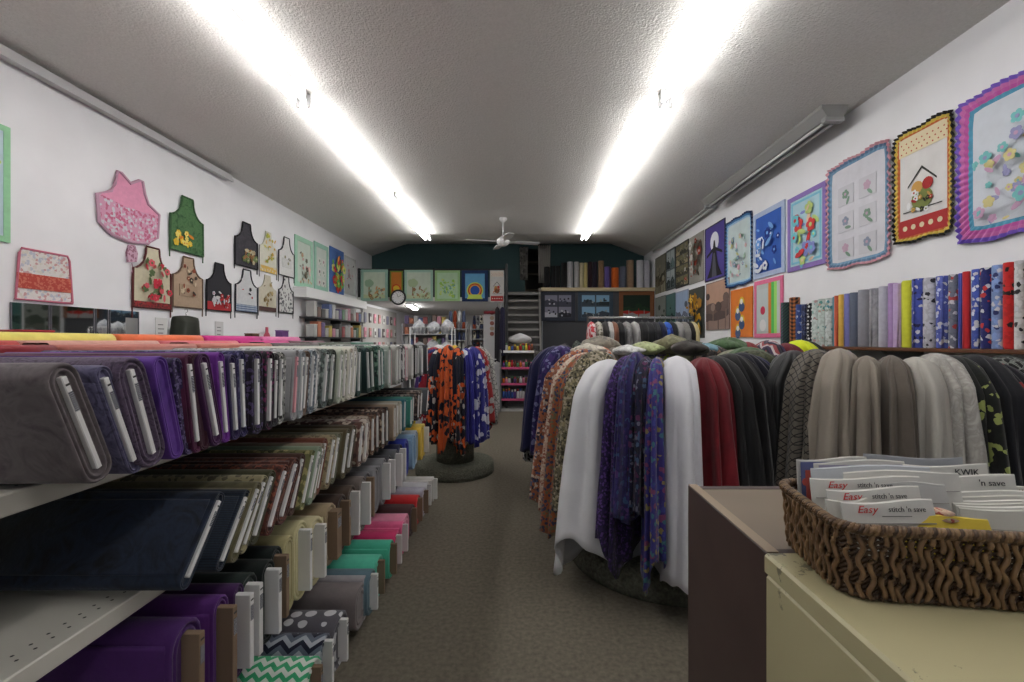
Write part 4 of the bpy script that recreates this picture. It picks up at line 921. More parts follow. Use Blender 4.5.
apron('cream apron with brown hem and teapot motif', 257.5, 275, 1.82, 2.33, c(206, 200, 180), None, motifs=(c(150, 130, 90), c(190, 170, 120), c(110, 96, 60)), lower=(fabric('plain', c(74, 44, 40)), .12), n=10, region=(.25, .8, .15, .9))
apron('white apron with black toile print', 277.5, 292, 1.83, 2.38, fabric('print', c(206, 206, 204), c(90, 90, 94), c(210, 210, 208), s=28), c(40, 40, 44))
pos, rz, w_, h_ = on_left(125, 135.5, 2.12, 2.29)
t = thing('pot_holder', 'small pink flowered pot holder below the large pink apron', 'pot holder', pos, rz)
MB().poly([(-w_*.4, 0), (w_*.4, .02), (w_*.5, h_*.6), (w_*.2, h_), (-w_*.3, h_*.95), (-w_*.5, h_*.5)], -.02, 0).build('pad', fabric('print', c(200, 160, 180), c(150, 100, 120), s=50), t)
MB().tube([(.0, -.01, 0), (.01, -.012, -.05), (.0, -.01, -.09)], .004, 5).build('loop', M(c(180, 140, 160)), t)
# ------------------------------------------------------------------ right wall shelf and standing rolls
t = thing('wall_shelf', 'brown wooden shelf along the right wall under the rolls', 'shelf', (XR, 0, 1.352))
MB().box(-.36, -.004, 1.9, 5.2, -.022, 0, 0, .003).build('board', M(c(96, 60, 38), .5), t)
for yv in (2.1, 3.3, 4.9): MB().poly([(-.3, -.022), (-.004, -.022), (-.004, -.2), (-.03, -.2), (-.28, -.05)], yv-.012, yv+.012).build('bracket', M(c(120, 120, 120), .4), t)
def roll(label, x, y, z, r, h, mat, core=True, grp='rolls on the right wall shelf', flat=1.0):
    t = thing('fabric_roll', label, 'fabric roll', (x, y, z), R.uniform(0, 6), grp)
    mb = MB(); n = 22; prof = [(r*.97, 0), (r, .006), (r*1.0, h*.4), (r*.99, h-.006), (r*.94, h), (r*.72, h-.001), (r*.7, h-.006), (r*.45, h-.006), (r*.43, h), (r*.3, h), (r*.3, h-.03)]
    ph = R.random()*6
    L_ = [[(rr*(1+.03*math.sin(2*PI*j/n*2+ph))*math.cos(2*PI*j/n)+(.003*j/n), rr*flat*math.sin(2*PI*j/n), zz) for j in range(n)] for rr, zz in prof]
    mb.loops(L_); mb.build('fabric', mat, t, True)
    fl = MB(); fl.loops([[(r*1.0, -.003, zz), (r*1.03, r*.15, zz), (r*1.0, r*.4, zz), (r*.97, r*.3, zz), (r*.98, .0, zz)] for zz in (.004, h-.006)]); fl.build('loose_edge', mat, t, True)
    if core: MB().lathe([(r*.18, h-.03), (r*.28, h-.03), (r*.28, h+.012), (r*.18, h+.012), (r*.18, h-.03)], 14).build('core', KRAFT, t, True)
    return t
cart = lambda a, b, d_=c(200, 200, 206), s=44: fabric('print', tuple(v*.8 for v in a), a, b, a, a, d_, a, s=s)
RW = [(787, 'dark green tartan', fabric('plaid', c(30, 40, 50), c(40, 70, 60), c(70, 80, 100), s=30), 1.80), (795, 'orange and black plaid', fabric('plaid', c(30, 26, 24), c(110, 66, 40), c(170, 100, 50), s=26), 1.84), (801, 'blue dotted', cart(c(50, 70, 130), c(110, 130, 180)), 1.76),
 (806.5, 'navy', fabric('print', c(30, 36, 70), c(60, 70, 110), s=60), 1.755), (811.5, 'black with white dots', fabric('dots', c(24, 24, 30), c(210, 210, 210), s=30), 1.76),
 (817, 'mint sprig print, nearest the black one', cart(c(200, 210, 206), c(110, 160, 150), c(170, 140, 140), 44), 1.78), (823, 'mint floral', cart(c(196, 210, 204), c(90, 150, 140), c(180, 150, 140), 40), 1.785), (829, 'white and teal floral', cart(c(206, 214, 212), c(80, 140, 150), c(150, 160, 150), 40), 1.785),
 (834.5, 'muted teal', fabric('plain', c(90, 140, 156)), 1.79), (838, 'thin coral', fabric('plain', c(206, 96, 70)), 1.795), (842.5, 'mustard yellow', fabric('plain', c(220, 176, 80)), 1.80), (848.5, 'lavender blue', fabric('plain', c(120, 120, 180)), 1.80), (855.5, 'slate grey', fabric('plain', c(96, 104, 122)), 1.80),
 (866, 'plain grey', fabric('plain', c(140, 140, 148)), 1.81), (876, 'grey blotched', fabric('marble', c(130, 130, 138), c(160, 160, 166), s=14), 1.81), (885, 'pale silver', fabric('plain', c(184, 184, 196)), 1.815), (892.5, 'mauve', fabric('plain', c(170, 140, 190)), 1.83), (899.5, 'pale lilac', fabric('plain', c(196, 170, 214)), 1.82),
 (909, 'lime yellow', fabric('plain', c(210, 214, 60)), 1.83), (921, 'blue cartoon animal print', cart(c(70, 84, 170), c(40, 40, 80)), 1.83), (932, 'white with black cats', cart(c(190, 190, 200), c(40, 40, 50)), 1.825), (943, 'periwinkle bear print', cart(c(84, 96, 180), c(190, 200, 230)), 1.825), (953.5, 'grey stars print', cart(c(110, 114, 130), c(170, 60, 60)), 1.825),
 (961.5, 'cobalt blue', fabric('plain', c(64, 76, 170)), 1.825), (967.5, 'plain red', fabric('plain', c(196, 44, 50)), 1.83), (976.5, 'blue with white figures', cart(c(70, 90, 180), c(220, 224, 236)), 1.835), (986, 'navy red character print', cart(c(40, 46, 110), c(200, 60, 60)), 1.835),
 (997, 'light blue and navy print', cart(c(130, 156, 210), c(40, 50, 100)), 1.84), (1009, 'bright red with black marks', cart(c(200, 40, 40), c(30, 20, 20), c(180, 30, 30)), 1.845), (1020.5, 'white with black pawprints', cart(c(206, 206, 206), c(40, 40, 44)), 1.845), (1031, 'maroon print', cart(c(130, 30, 40), c(60, 20, 30), c(150, 60, 60)), 1.85)]
RXX = 2.76
for i, (px, d, m_, zt) in enumerate(RW):
    yv = dX(px, RXX); nx = [dX(q[0], RXX) for q in RW]
    gap = min([abs(yv-q) for q in nx if abs(yv-q) > 1e-6])
    pr = dX(RW[max(0, i-1)][0], RXX)-yv if i else .05; ne = yv-dX(RW[i+1][0], RXX) if i+1 < len(RW) else .05
    roll('%s roll standing on the right wall shelf' % d, RXX+R.uniform(-.01, .01), yv, 1.353, max(.018, gap*.5*.985), zt-1.353, m_, core=False, flat=1)
# ------------------------------------------------------------------ loft rolls, posters, curtains, stair
LR = [(547, 'black felt', c(20, 20, 22), 267), (553, 'charcoal felt', c(26, 26, 30), 266), (558, 'sooty black', c(30, 30, 32), 266), (564, 'jet', c(24, 24, 26), 263), (570, 'white plastic wrapped, leftmost of the white ones', c(190, 190, 194), 262), (576.5, 'off white', c(184, 184, 186), 262), (581.5, 'ivory', c(206, 196, 160), 263), (585.5, 'butter cream', c(206, 190, 130), 263), (590, 'dark maroon', c(50, 26, 36), 262), (595, 'black plum', c(34, 26, 44), 262),
 (601, 'tan kraft', c(140, 112, 84), 261), (607.5, 'purple', c(100, 84, 150), 267), (615, 'bright orange', c(206, 96, 30), 268), (622.5, 'slate blue', c(90, 96, 112), 267), (630, 'brown paper', c(150, 124, 100), 260.5), (640, 'large white', c(190, 190, 196), 260.5), (647, 'white ribbed, against the right wall', c(176, 176, 184), 260.5)]
for i, (px, d, cc, yt) in enumerate(LR):
    D = 10.12; x = Xat(px, D)
    pn = LR[i+1][0] if i+1 < len(LR) else px+6; pp = LR[i-1][0] if i else px-6
    rr = min(pn-px, px-pp)/2*D/F*.98
    roll('%s upholstery roll standing on the loft edge' % d, x, D, 2.577, rr, Zat(yt, D)-2.577, fabric('plain', cc), core=False, grp='rolls on the loft edge')
def framed(label, px0, px1, y0, y1, frame, field, mats, style, n=6, d=9.95, bw_=.07):
    quilt(label, ((Xat((px0+px1)/2, d), d, Zat(y1, d)), 0, (px1-px0)*d/F, (y1-y0)*d/F), frame, field, mats, style, bw_, n=n, name='tapestry', cat='fabric panel', group='panels below the loft edge')
framed('grey panel of four snowy pictures, leftmost below the loft rolls', 541, 575, 291.5, 321, c(50, 54, 66), c(60, 64, 74), [c(130, 130, 146), c(70, 70, 84), c(180, 180, 190), c(40, 42, 50)], 'photos')
framed('blue grey panel of four lake pictures below the loft rolls', 578, 613, 291.5, 321, c(60, 74, 88), c(70, 84, 96), [c(130, 170, 200), c(60, 70, 80), c(150, 160, 160), c(40, 50, 54)], 'photos')
framed('wood-bordered dark green panel with red bird shape', 619, 654, 291, 318, c(130, 84, 54), c(24, 44, 32), [c(30, 56, 36), c(170, 40, 34), c(150, 150, 150)], 'scene', n=6, bw_=.09)
# curtains in the stair-head doorway
def curtain(label, px0, px1, y0, y1, mat, d=10.8):
    x0, x1, z1, z0 = Xat(px0, d), Xat(px1, d), Zat(y0, d), Zat(y1, d)
    t = thing('curtain', label, 'curtain', ((x0+x1)/2, d, z0)); w_ = x1-x0; n = 36
    L_ = []
    for q in range(6):
        k = q/5; L_.append([(-w_/2*(1-.12*k)+w_*(1-.12*k)*i/n, .025*math.sin(i*2*PI/6+k)*(.6+k*.5), (z1-z0)*(1-k)) for i in range(n+1)])
    o = MB().loops(L_, 0, False, False, False).build('cloth', mat, t, True); o.modifiers.new('t', 'SOLIDIFY').thickness = .006
    MB().tube([(-w_/2, 0, z1-z0-.01), (w_/2, 0, z1-z0-.01)], .012, 6).build('rod', DARKM, t, True)
curtain('grey speckled curtain left of the stair-head doorway', 519.5, 528, 247, 280, fabric('print', c(120, 116, 112), c(84, 80, 78), c(150, 146, 140), s=16))
curtain('pale grey pleated curtain in the stair-head doorway', 538, 550.5, 245, 283, fabric('plain', c(170, 166, 160)))
t = thing('storage_shelf', 'dim shelf of boxes inside the stair-head doorway', 'shelf', (.3, 11.45, 2.42))
for z in (.25, .65, .95): MB().box(-.2, .25, -.15, .15, z, z+.03).build('board', M(c(120, 110, 96)), t)
for x in (-.2, .25): MB().box(x-.015, x+.015, -.15, .15, 0, 1.1).build('post', M(c(90, 80, 70)), t)
# stair
t = thing('staircase', 'steep open grey stair climbing to the loft doorway', 'stairs', (0, 0, 0))
sx0, sx1 = Xat(507, 9.4), Xat(538.5, 9.9)
for k in range(9):
    z = 1.18+.16*k; yv = 9.15+.088*k
    if k < 9: MB().box(sx0, sx1, yv, yv+.2, z-.045, z, 0, .004).build('tread', M(c(132, 130, 126), .6), t)
for x in (sx0-.02, sx1+.02):
    mb = MB(); mb.loops([[(x-.02, 9.1, 1.0), (x+.02, 9.1, 1.0), (x+.02, 9.1, 1.22), (x-.02, 9.1, 1.22)], [(x-.02, 9.85, 2.38), (x+.02, 9.85, 2.38), (x+.02, 9.85, 2.56), (x-.02, 9.85, 2.56)]]); mb.build('stringer', M(c(110, 108, 104), .6), t)
for k in (0, 1):
    for x in (sx0-.02, sx1+.02): MB().box(x-.03, x+.03, 9.15+.5*k, 9.21+.5*k, 0, 1.15 if not k else 1.9).build('leg', M(c(70, 68, 66)), t)
o = MB().box(-.025, .025, -.025, .025, 0, 1.9, 0, .005).build('newel_post', DARKM, None, False, (Xat(506.5, 9.0), 9.05, 1.2)); tag(o, 'tall black newel post at the left of the stair', 'post')
o.location.z = 0.0; o.scale = (1, 1, 1)
o.data = MB().box(-.025, .025, -.025, .025, 0, 2.95, 0, .005).build('tmp', DARKM).data
bpy.data.objects.remove(bpy.data.objects['tmp'])
# ------------------------------------------------------------------ thread display by the aisle end
DY = 8.95
def PXY(px, py, d): return Xat(px, d), Zat(py, d)
x0, x1 = Xat(500.5, DY), Xat(535, DY)
t = thing('display_shelf', 'open white display rack with pink shelf edges at the aisle end', 'shelving', ((x0+x1)/2, DY, 0)); hw = (x1-x0)/2
zs = [.10, .30, .64, .96, 1.22]; zs = [Zat(y_, DY) for y_ in (402, 399, 383.5, 367.5, 351)]
MB().box(-hw, hw, .36, .38, 0, zs[-1]).build('back_panel', M(c(120, 122, 124)), t)
for s in (-1, 1): MB().box(s*hw-.015, s*hw+.015, 0, .38, 0, zs[-1]+.03).build('side_panel', M(c(110, 110, 112)), t)
for i, z in enumerate(zs[1:]):
    b = MB().box(-hw+.016, hw-.016, .0, .36, z-.02, z).build('board', M(c(150, 150, 152)), t)
    MB().box(-hw+.016, hw-.016, -.012, -.001, z-.035, z+.012).build('price_rail', M(c(190, 80, 120)) if i < 3 else WHITE, t)
MB().box(-hw, hw, .0, .36, 0, .05).build('plinth', M(c(160, 160, 160)), t)
def bottle(label, x, y, z, r, h, col, cap, grp, name='thread_spool'):
    t = thing(name, label, 'spool', (x, y, z), 0, grp)
    MB().lathe([(r*.5, 0), (r, .004), (r, h*.68), (r*.6, h*.76)], 10).build('body', M(col, .4), t, True)
    MB().lathe([(r*.62, h*.74), (r*.62, h), (.002, h+.002)], 8).build('cap', M(cap, .4), t, True)
pal = [('white', c(210, 210, 210)), ('black', c(30, 30, 34)), ('yellow', c(216, 190, 60)), ('orange', c(210, 110, 50)), ('red', c(180, 40, 46)), ('pink', c(216, 130, 160)), ('purple', c(100, 70, 140)), ('blue', c(60, 90, 160)), ('brown', c(110, 70, 50)), ('green', c(70, 120, 80))]
tiers = ['bottom', 'third', 'second', 'top']
for i, z in enumerate(zs[1:]):
    n = 11
    for k in range(n):
        nm, col = pal[(k*3+i*2+R.randrange(3)) % 10] if i else pal[[7, 7, 7, 7, 6, 0, 0, 0, 5, 5, 5][k]]
        bottle('%s container, %s from left on %s tier of pink-edged rack' % (nm, ORD[k], tiers[i]), (x0+x1)/2-hw+.06+k*(2*hw-.12)/(n-1), DY+.07, z+.001, .025, (.14 if i else .19)+R.uniform(-.02, .02), col, pal[R.randrange(10)][1], 'small containers on the pink-edged rack')
s_bag = dict()
PENDING = (Xat(520, 9.05), DY+.2, zs[-1]+.155)
MB0 = None
def lump(name, label, cat, x, y, z, w_, d_, h_, mat, group=None, seed=0):
    r = random.Random(seed); ph = [r.uniform(0, 6) for _ in range(6)]; L_ = []; n = 28; m = 12
    for i in range(m+1):
        q = i/m; rad = (math.sin(PI*(.08+.92*q)))**.6 if q < 1 else .02; rad = max(.02, min(1, rad*1.0)); lp = []
        for j in range(n):
            a = 2*PI*j/n; k = 1+.10*math.sin(3*a+ph[0]+4*q)+.07*math.sin(7*a+ph[1]-6*q)+.05*math.sin(11*a+ph[2]+9*q)
            lp.append((w_/2*rad*k*math.cos(a), d_/2*rad*k*math.sin(a), h_*q*(1+.10*math.sin(2*a+ph[3])*q)))
        L_.append(lp)
    o = MB().loops(L_).build(name, mat, None, True, (x, y, z)); return tag(o, label, cat, group)
# ------------------------------------------------------------------ shelves of notions under the loft
def unit(label, px0, px1, ytop, d, depth, zl, col, bottom=0.0):
    x0, x1 = Xat(px0, d), Xat(px1, d); t = thing('shelf_unit', label, 'shelving', ((x0+x1)/2, d, 0)); hw = (x1-x0)/2; zt = Zat(ytop, d)
    for s in (-1, 1): MB().box(s*hw-.012, s*hw+.012, 0, depth, 0, zt).build('side_panel', M(col), t)
    MB().box(-hw, hw, depth-.012, depth, 0, zt).build('back_panel', M(tuple(v*.8 for v in col)), t)
    for z in zl: MB().box(-hw+.012, hw-.012, 0, depth-.013, z-.018, z).build('board', M(col), t)
    return x0, x1
def box_item(label, x, y, z, w_, d_, h_, col, cat='box', name='supply_box', grp=None, lid=None):
    t = thing(name, label, cat, (x, y, z), 0, grp)
    MB().box(-w_/2, w_/2, -d_/2, d_/2, 0, h_, 0, .004).build('body', M(col, .6), t)
    MB().box(-w_/2-.004, w_/2+.004, -d_/2-.004, d_/2+.004, h_+.0005, h_+max(.012, h_*.08), 0, .003).build('lid', M(lid or tuple(min(1, v*1.25) for v in col), .5), t)
def cone(label, x, y, z, r, h, mat, grp):
    t = thing('yarn_cone', label, 'yarn', (x, y, z), 0, grp)
    MB().lathe([(r*.8, 0), (r, .01), (r*.9, h*.5), (r*.7, h*.9), (r*.4, h)], 12).build('yarn', mat, t, True)
    MB().lathe([(r*.25, h-.01), (r*.2, h+.02), (.002, h+.02)], 8).build('core', KRAFT, t, True)
lump('plastic_bag', 'bulging white plastic bag on the pink-edged rack', 'bag', PENDING[0], PENDING[1], zs[-1]+.002+.14, .46, .28, .20, M(c(206, 206, 208), .4), seed=3)
x0, x1 = unit('white shelf unit of thread cones, middle one under the loft', 447, 466, 322, 9.5, .3, [.5, .85, 1.2, 1.42, 1.66], c(180, 180, 182))
cn = ['grey', 'blue grey', 'cream', 'rust', 'dark blue', 'white']
cc_ = [c(130, 130, 134), c(90, 100, 130), c(200, 194, 176), c(160, 70, 40), c(40, 50, 90), c(200, 200, 200)]
for j, z in enumerate([.85, 1.2, 1.42, 1.66]):
    for k in range(4):
        q = (j*2+k*3) % 6; cone('%s yarn cone, %s from left, %s level of middle cone shelves' % (cn[q], ORD[k], ('lowest', 'second', 'third', 'upper')[j]), x0+.06+(x1-x0-.12)*k/3, 9.6, z+.001, .038, .17, fabric('plain', cc_[q]), 'yarn cones under the loft')
for k in range(4): q = (k*2+1) % 6; cone('%s yarn cone standing on top of middle shelf unit, %s from left' % (cn[q], ORD[k]), x0+.06+(x1-x0-.12)*k/3, 9.6, Zat(322, 9.5)+.001, .045, .24, fabric('plain', cc_[q]), 'yarn cones under the loft')
x0, x1 = unit('narrow white shelf unit right of the thread cones', 471, 484, 324, 9.5, .3, [.6, .95, 1.2, 1.45, 1.66], c(176, 176, 178))
for j, z in enumerate([.95, 1.2, 1.45, 1.66, Zat(324, 9.5)]):
    for k in range(3):
        q = (j+k*2) % 6; cone('%s cone, %s from left, %s level of narrow shelf unit' % (cn[q], ORD[k], ('lowest', 'second', 'third', 'fourth', 'top')[j]), x0+.06+(x1-x0-.12)*k/2, 9.6, z+.001, .036, .18, fabric('print', cc_[q], c(40, 40, 50), s=30), 'cones on the narrow unit')
x0, x1 = unit('low white shelf unit with small packets, left under the loft', 402, 446, 323.5, 9.6, .35, [.6, 1.0, 1.3, 1.55], c(170, 170, 176))
for j, z in enumerate([1.3, 1.55, Zat(323.5, 9.6)]):
    for k in range(9):
        nm, col = pal[(k*7+j*3) % 10]
        box_item('%s packet, %s from left on %s level of the low unit' % (nm, ORD[k], ('lower', 'middle', 'top')[j]), x0+.07+(x1-x0-.14)*k/8, 9.75, z+.001, .08, .12, R.uniform(.1, .19), tuple(v*.7+.12 for v in col), 'packet', 'notion_packet', 'packets on the low unit')
tt = thing('low_table', 'low dark table of folded fabric under the loft panels', 'table', (1.3, 9.55, 0))
MB().box(-.75, .75, -.25, .25, 1.10, 1.13).build('table_top', M(c(60, 56, 54)), tt)
for sx_ in (-1, 1):
    for sy_ in (-1, 1): MB().box(sx_*.7-.02, sx_*.7+.02, sy_*.2-.02, sy_*.2+.02, 0, 1.10).build('leg', M(c(50, 48, 46)), tt)
for k, (nm, cc) in enumerate((('dark floral', c(60, 50, 60)), ('charcoal', c(50, 50, 54)), ('grey green', c(96, 104, 96)), ('black', c(28, 28, 30)), ('plum brown', c(70, 46, 50)), ('pale grey', c(140, 140, 136)))):
    lump('folded_fabric', '%s folded fabric heap on the low table below the loft' % nm, 'fabric', .68+.24*k, 9.5, 1.131, .22, .3, .16+.05*(k % 3), fabric('print', cc, tuple(v*1.6 for v in cc), tuple(v*.6 for v in cc), s=30), 'fabric heaps on the low table', seed=k)
HEAP = [(588, 3.25, 'pale cream printed', c(190, 184, 170), .24, .08), (600, 3.45, 'warm grey', c(130, 124, 112), .3, .13), (628, 3.2, 'white', c(206, 206, 204), .22, .07), (645, 3.3, 'lilac and lime', c(170, 180, 130), .26, .09), (672, 3.35, 'olive khaki', c(118, 116, 90), .3, .14),
 (690, 3.1, 'black brown printed', c(50, 44, 40), .24, .10), (705, 3.3, 'dusty blue', c(110, 150, 166), .24, .08), (728, 3.45, 'leaf green', c(74, 100, 66), .3, .12)]
for k, (px, d, nm, cc, w_, h_) in enumerate(HEAP):
    lump('crumpled_cloth', '%s cloth heaped on top of the centre rack' % nm, 'cloth', Xat(px, d), d, 1.30, w_, .24, h_, fabric('print', cc, tuple(v*.7 for v in cc), tuple(min(1, v*1.25) for v in cc), s=40), 'cloths heaped on the centre rack', seed=k+20)
# white wire rack of bags in front
t = thing('wire_rack', 'white wire basket rack holding clear bags behind the left display', 'rack', (Xat(433, 6.6), 6.6, 0))
for x in (-.3, .3):
    for yv in (-.15, .15): MB().tube([(x, yv, 0), (x, yv, 1.58)], .008, 6).build('post', WHITE, t, True)
for z in (.5, .9, 1.2, 1.5):
    mb = MB()
    for yv in (-.15, .15): mb.tube([(-.3, yv, z), (.3, yv, z)], .004, 4).tube([(-.3, yv, z+.1), (.3, yv, z+.1)], .004, 4)
    for k in range(13): x = -.3+.05*k; mb.tube([(x, -.15, z+.1), (x, -.15, z), (x, .15, z), (x, .15, z+.1)], .0025, 4)
    mb.build('wire_basket', WHITE, t, True)
for i, (dx, z) in enumerate([(-.2, 1.206), (0, 1.206), (.2, 1.206), (-.2, 1.506), (.02, 1.506), (.21, 1.506), (-.18, .906), (.05, .906)]):
    lump('packed_bag', 'white stuffed bag in the wire rack, %s from left, %s basket' % (ORD[i % 3], ('second', 'top', 'low')[i//3]), 'bag', Xat(433, 6.6)+dx, 6.6, z, .185, .22, .17+.03*(i % 2), fabric('marble', c(206, 206, 210), c(160, 166, 174), s=20), 'bags in the wire rack', seed=i)
# white door panel with ornament, dark hanging scarves
t = thing('notice_panel', 'white panel with a hanging ornament beside the stair', 'panel', (Xat(492, 9.4), 9.4, 0))
MB().box(-.17, .17, 0, .05, 0, Zat(314, 9.4), 0, .006).build('board', M(c(196, 196, 198)), t)
mb = MB()
for k in range(5): mb.disc(0, 1.55+.11*k, .045, -.02, -.001, k % 2, 10)
mb.build('ornament', [M(c(150, 90, 80)), M(c(170, 150, 130))], t)
MB().tube([(-.17, -.03, Zat(312.5, 9.4)), (.2, -.03, Zat(312.5, 9.4))], .03, 8).build('top_roll', M(c(120, 30, 40)), t, True)
for i, (px, l) in enumerate(((497.5, 'black scarf hanging left of the newel post'), (502.5, 'dark plum scarf hanging against the newel post'))):
    drape(l, Xat(px, 9.0), 9.0, -PI/2, .045, .05, Zat(307, 9.0), Zat(362-6*i, 9.0), fabric('plain', c(30, 28, 36+20*i)), name='hanging_scarf', cat='scarf', hook=True, k=5, fold=.006, flare=.1, flareB=.1, tip=.02)
# curved wire spinner
t = thing('spinner_rack', 'curved wire spinner rack at the aisle end beside team cloth', 'rack', (Xat(486, 7.6), 7.6, 0))
MB().tube([(0, 0, 0), (0, 0, 1.2)], .015, 8).build('pole', CHROME, t, True)
MB().lathe([(.01, .001), (.2, .001), (.2, .025), (.02, .03)], 20).build('base', CHROME, t, True)
for k in range(4):
    z = .25+.26*k; mb = MB()
    for dz in (0, .06): mb.tube([(.17*math.cos(a*PI/10), .17*math.sin(a*PI/10), z+dz) for a in range(21)], .006, 5)
    for a in range(8): mb.tube([(0.015*math.cos(a*PI/4), .015*math.sin(a*PI/4), z), (.17*math.cos(a*PI/4), .17*math.sin(a*PI/4), z)], .004, 4)
    mb.build('tray_ring', M(c(190, 190, 190), .3), t, True)
# ------------------------------------------------------------------ left wall: mirrors, counter, shelves
for i, (a, b) in enumerate(((10, 47), (50, 92), (95, 106), (109, 137))):
    pos, rz, w_, h_ = on_left(a, b, 1.30, 1.675)
    t = thing('wall_mirror', 'frameless mirror strip on the left wall, %s from the left' % ORD[i], 'mirror', pos, rz)
    MB().box(-w_/2, w_/2, -.008, 0, 0, h_).build('glass', M((.8, .82, .82), .03, 1, 'mirror'), t)
    MB().box(-w_/2-.006, -w_/2, -.012, 0, 0, h_).box(w_/2, w_/2+.006, -.012, 0, 0, h_).build('edge_strip', M(c(90, 90, 96), .4), t)
t = thing('counter', 'white counter along the left wall behind the shelving display', 'counter', (XL+.05, 0, 0))
MB().box(0.01, .5, 2.6, 7.4, 0, 1.30, 0, .004).build('body', M(c(150, 150, 152)), t); MB().box(0.0, .54, 2.58, 7.42, 1.301, 1.33, 0, .005).build('worktop', M(c(190, 190, 190)), t)
def cnt(px, back=.25):
    X = XL+back+.05; return X, dX(px, X)
items = [(27, 'red patterned bag', .16, .2, .13, c(160, 40, 50), None), (50, 'white lumpy parcel', .14, .2, .1, c(200, 200, 200), None), (72, 'clear bin with blue lid, left one', .2, .24, .085, c(190, 190, 196), c(50, 90, 170)), (92, 'white tissue box', .14, .16, .11, c(206, 206, 206), None), (108, 'clear bin with blue lid, right one', .2, .26, .085, c(200, 204, 210), c(60, 110, 190)), (124, 'small grey carton', .14, .16, .1, c(150, 150, 156), None), (252, 'small brown wooden box', .1, .14, .15, c(90, 64, 46), None), (282, 'purple and white carton', .1, .16, .2, c(110, 70, 130), None)]
for px, d, dx, dy, h, col, lid in items:
    X, Y = cnt(px); box_item('%s on the left wall counter' % d, X, Y, 1.332, dx, dy, h, col, 'box', 'storage_box', 'things on the left wall counter', lid)
for px, d, col in ((161, 'white printed card standing on the left counter', c(206, 206, 204)), (219, 'small white card on the left counter', c(200, 200, 200))):
    X, Y = cnt(px, .1); t = thing('display_card', d, 'card', (X, Y, 1.332), PI/2); MB().box(-.07, .07, -.004, 0, 0, .29).build('sheet', M(col), t)
    mb = MB()
    for k in range(5): mb.box(-.04, .02+.01*(k % 2), -.0055, -.0041, .06+.04*k, .068+.04*k)
    mb.build('print', M(c(90, 90, 90)), t)
X, Y = cnt(186, .1); drape('dark green child cardigan hanging on the left wall', X, Y, 0, .16, .05, Zat(316, Y), 1.36, fabric('plain', c(40, 44, 34)), name='cardigan', cat='garment', k=5, fold=.006, flare=.1, flareB=.2, tip=.01)
X, Y = cnt(273, .1); t = thing('display_apron', 'small pink doll apron near the left counter', 'apron', (XL+.06, Y, 1.332), PI/2); MB().poly([(-.06, 0), (.06, 0), (.07, .15), (.03, .19), (.025, .26), (-.025, .26), (-.03, .19), (-.07, .15)], -.01, 0).build('body', M(c(206, 90, 110)), t); MB().box(-.035, .035, -.014, -.0105, .04, .1).build('pocket', M(c(214, 190, 190)), t)
# notions shelves on the left wall beneath the ledge
for lv, z in enumerate((1.47, 1.80)):
    t = thing('notion_shelf', '%s dark wall shelf of packets below the mint quilts' % ('upper' if lv else 'lower'), 'shelf', (XL, 0, z))
    MB().box(.004, .25, 7.3, 9.7, -.02, 0).build('board', M(c(60, 60, 62)), t)
    for yv in (7.5, 8.5, 9.5): MB().box(.004, .2, yv-.01, yv+.01, -.08, -.02).build('bracket', M(c(60, 60, 62)), t)
    for k in range(16):
        nm, col = pal[(k*3+lv*5) % 10] if k % 3 else ('pale', c(190, 190, 186))
        box_item('%s packet, %s from the near end of %s shelf under mint quilts' % (nm, ORD[k], 'upper' if lv else 'lower'), XL+.16, 7.4+k*.145, z+.001, .14, .11, R.uniform(.12, .24), tuple(v*.7+.1 for v in col), 'packet', 'notion_packet', 'packets on left wall shelves')
t = thing('wall_pegboard', 'white pegboard with hanging packets in the left back corner', 'pegboard', (XL+.03, 11.6, 0), PI/2)
MB().box(-1.5, 1.2, -.02, 0, 1.0, 2.2).build('board', M(c(170, 168, 164)), t)
PKC = [c(200, 200, 196), c(90, 80, 80), c(170, 130, 120), c(120, 120, 140), c(216, 140, 160)]
for k in range(24):
    x = -1.4+(k % 8)*.34; z = 1.15+.34*(k//8)
    t = thing('hanging_packet', 'small packet on the corner pegboard, %s along, %s row' % (ORD[k % 8], ORD[k//8]), 'packet', (XL+.055, 11.6+x, z), PI/2, 'packets on the corner pegboard')
    MB().box(-.07, .07, -.02, 0, 0, .22, 0, .004).build('pack', M(PKC[(k*3) % 5]), t); MB().box(-.04, .04, -.024, -.0205, .05, .14).build('picture', M(PKC[(k*2+1) % 5]), t)
# ------------------------------------------------------------------ cabinets at the right front
CT = 1.05
dkw = rough_mat('dark_wood', c(64, 50, 48), c(80, 64, 60), 6, .1, .004, .45); 
tanm = rough_mat('tan_laminate', c(112, 98, 82), c(122, 108, 92), 4, .03, .002, .5)
t = thing('wooden_cabinet', 'dark brown wooden cabinet with tan top behind the cream one', 'cabinet', (.41, .752, 0))
for xx in (0, .70): MB().box(xx, xx+.022, .002, .36, 0, CT-.005, 0, .002).build('side_panel', dkw, t)
MB().box(.0225, .6995, .004, .022, 0, CT-.008).build('front_panel', dkw, t)
MB().box(.0225, .6995, .338, .358, 0, CT-.008).build('rear_panel', dkw, t)
MB().box(.0225, .6995, .0225, .3375, CT-.03, CT-.009).build('top_board', tanm, t)
mb = MB(); ed = M(c(150, 132, 112), .6)
for xx in (0, .70): MB().box(xx+.001, xx+.021, .003, .359, CT-.0048, CT-.0035).build('edge_banding', ed, t)
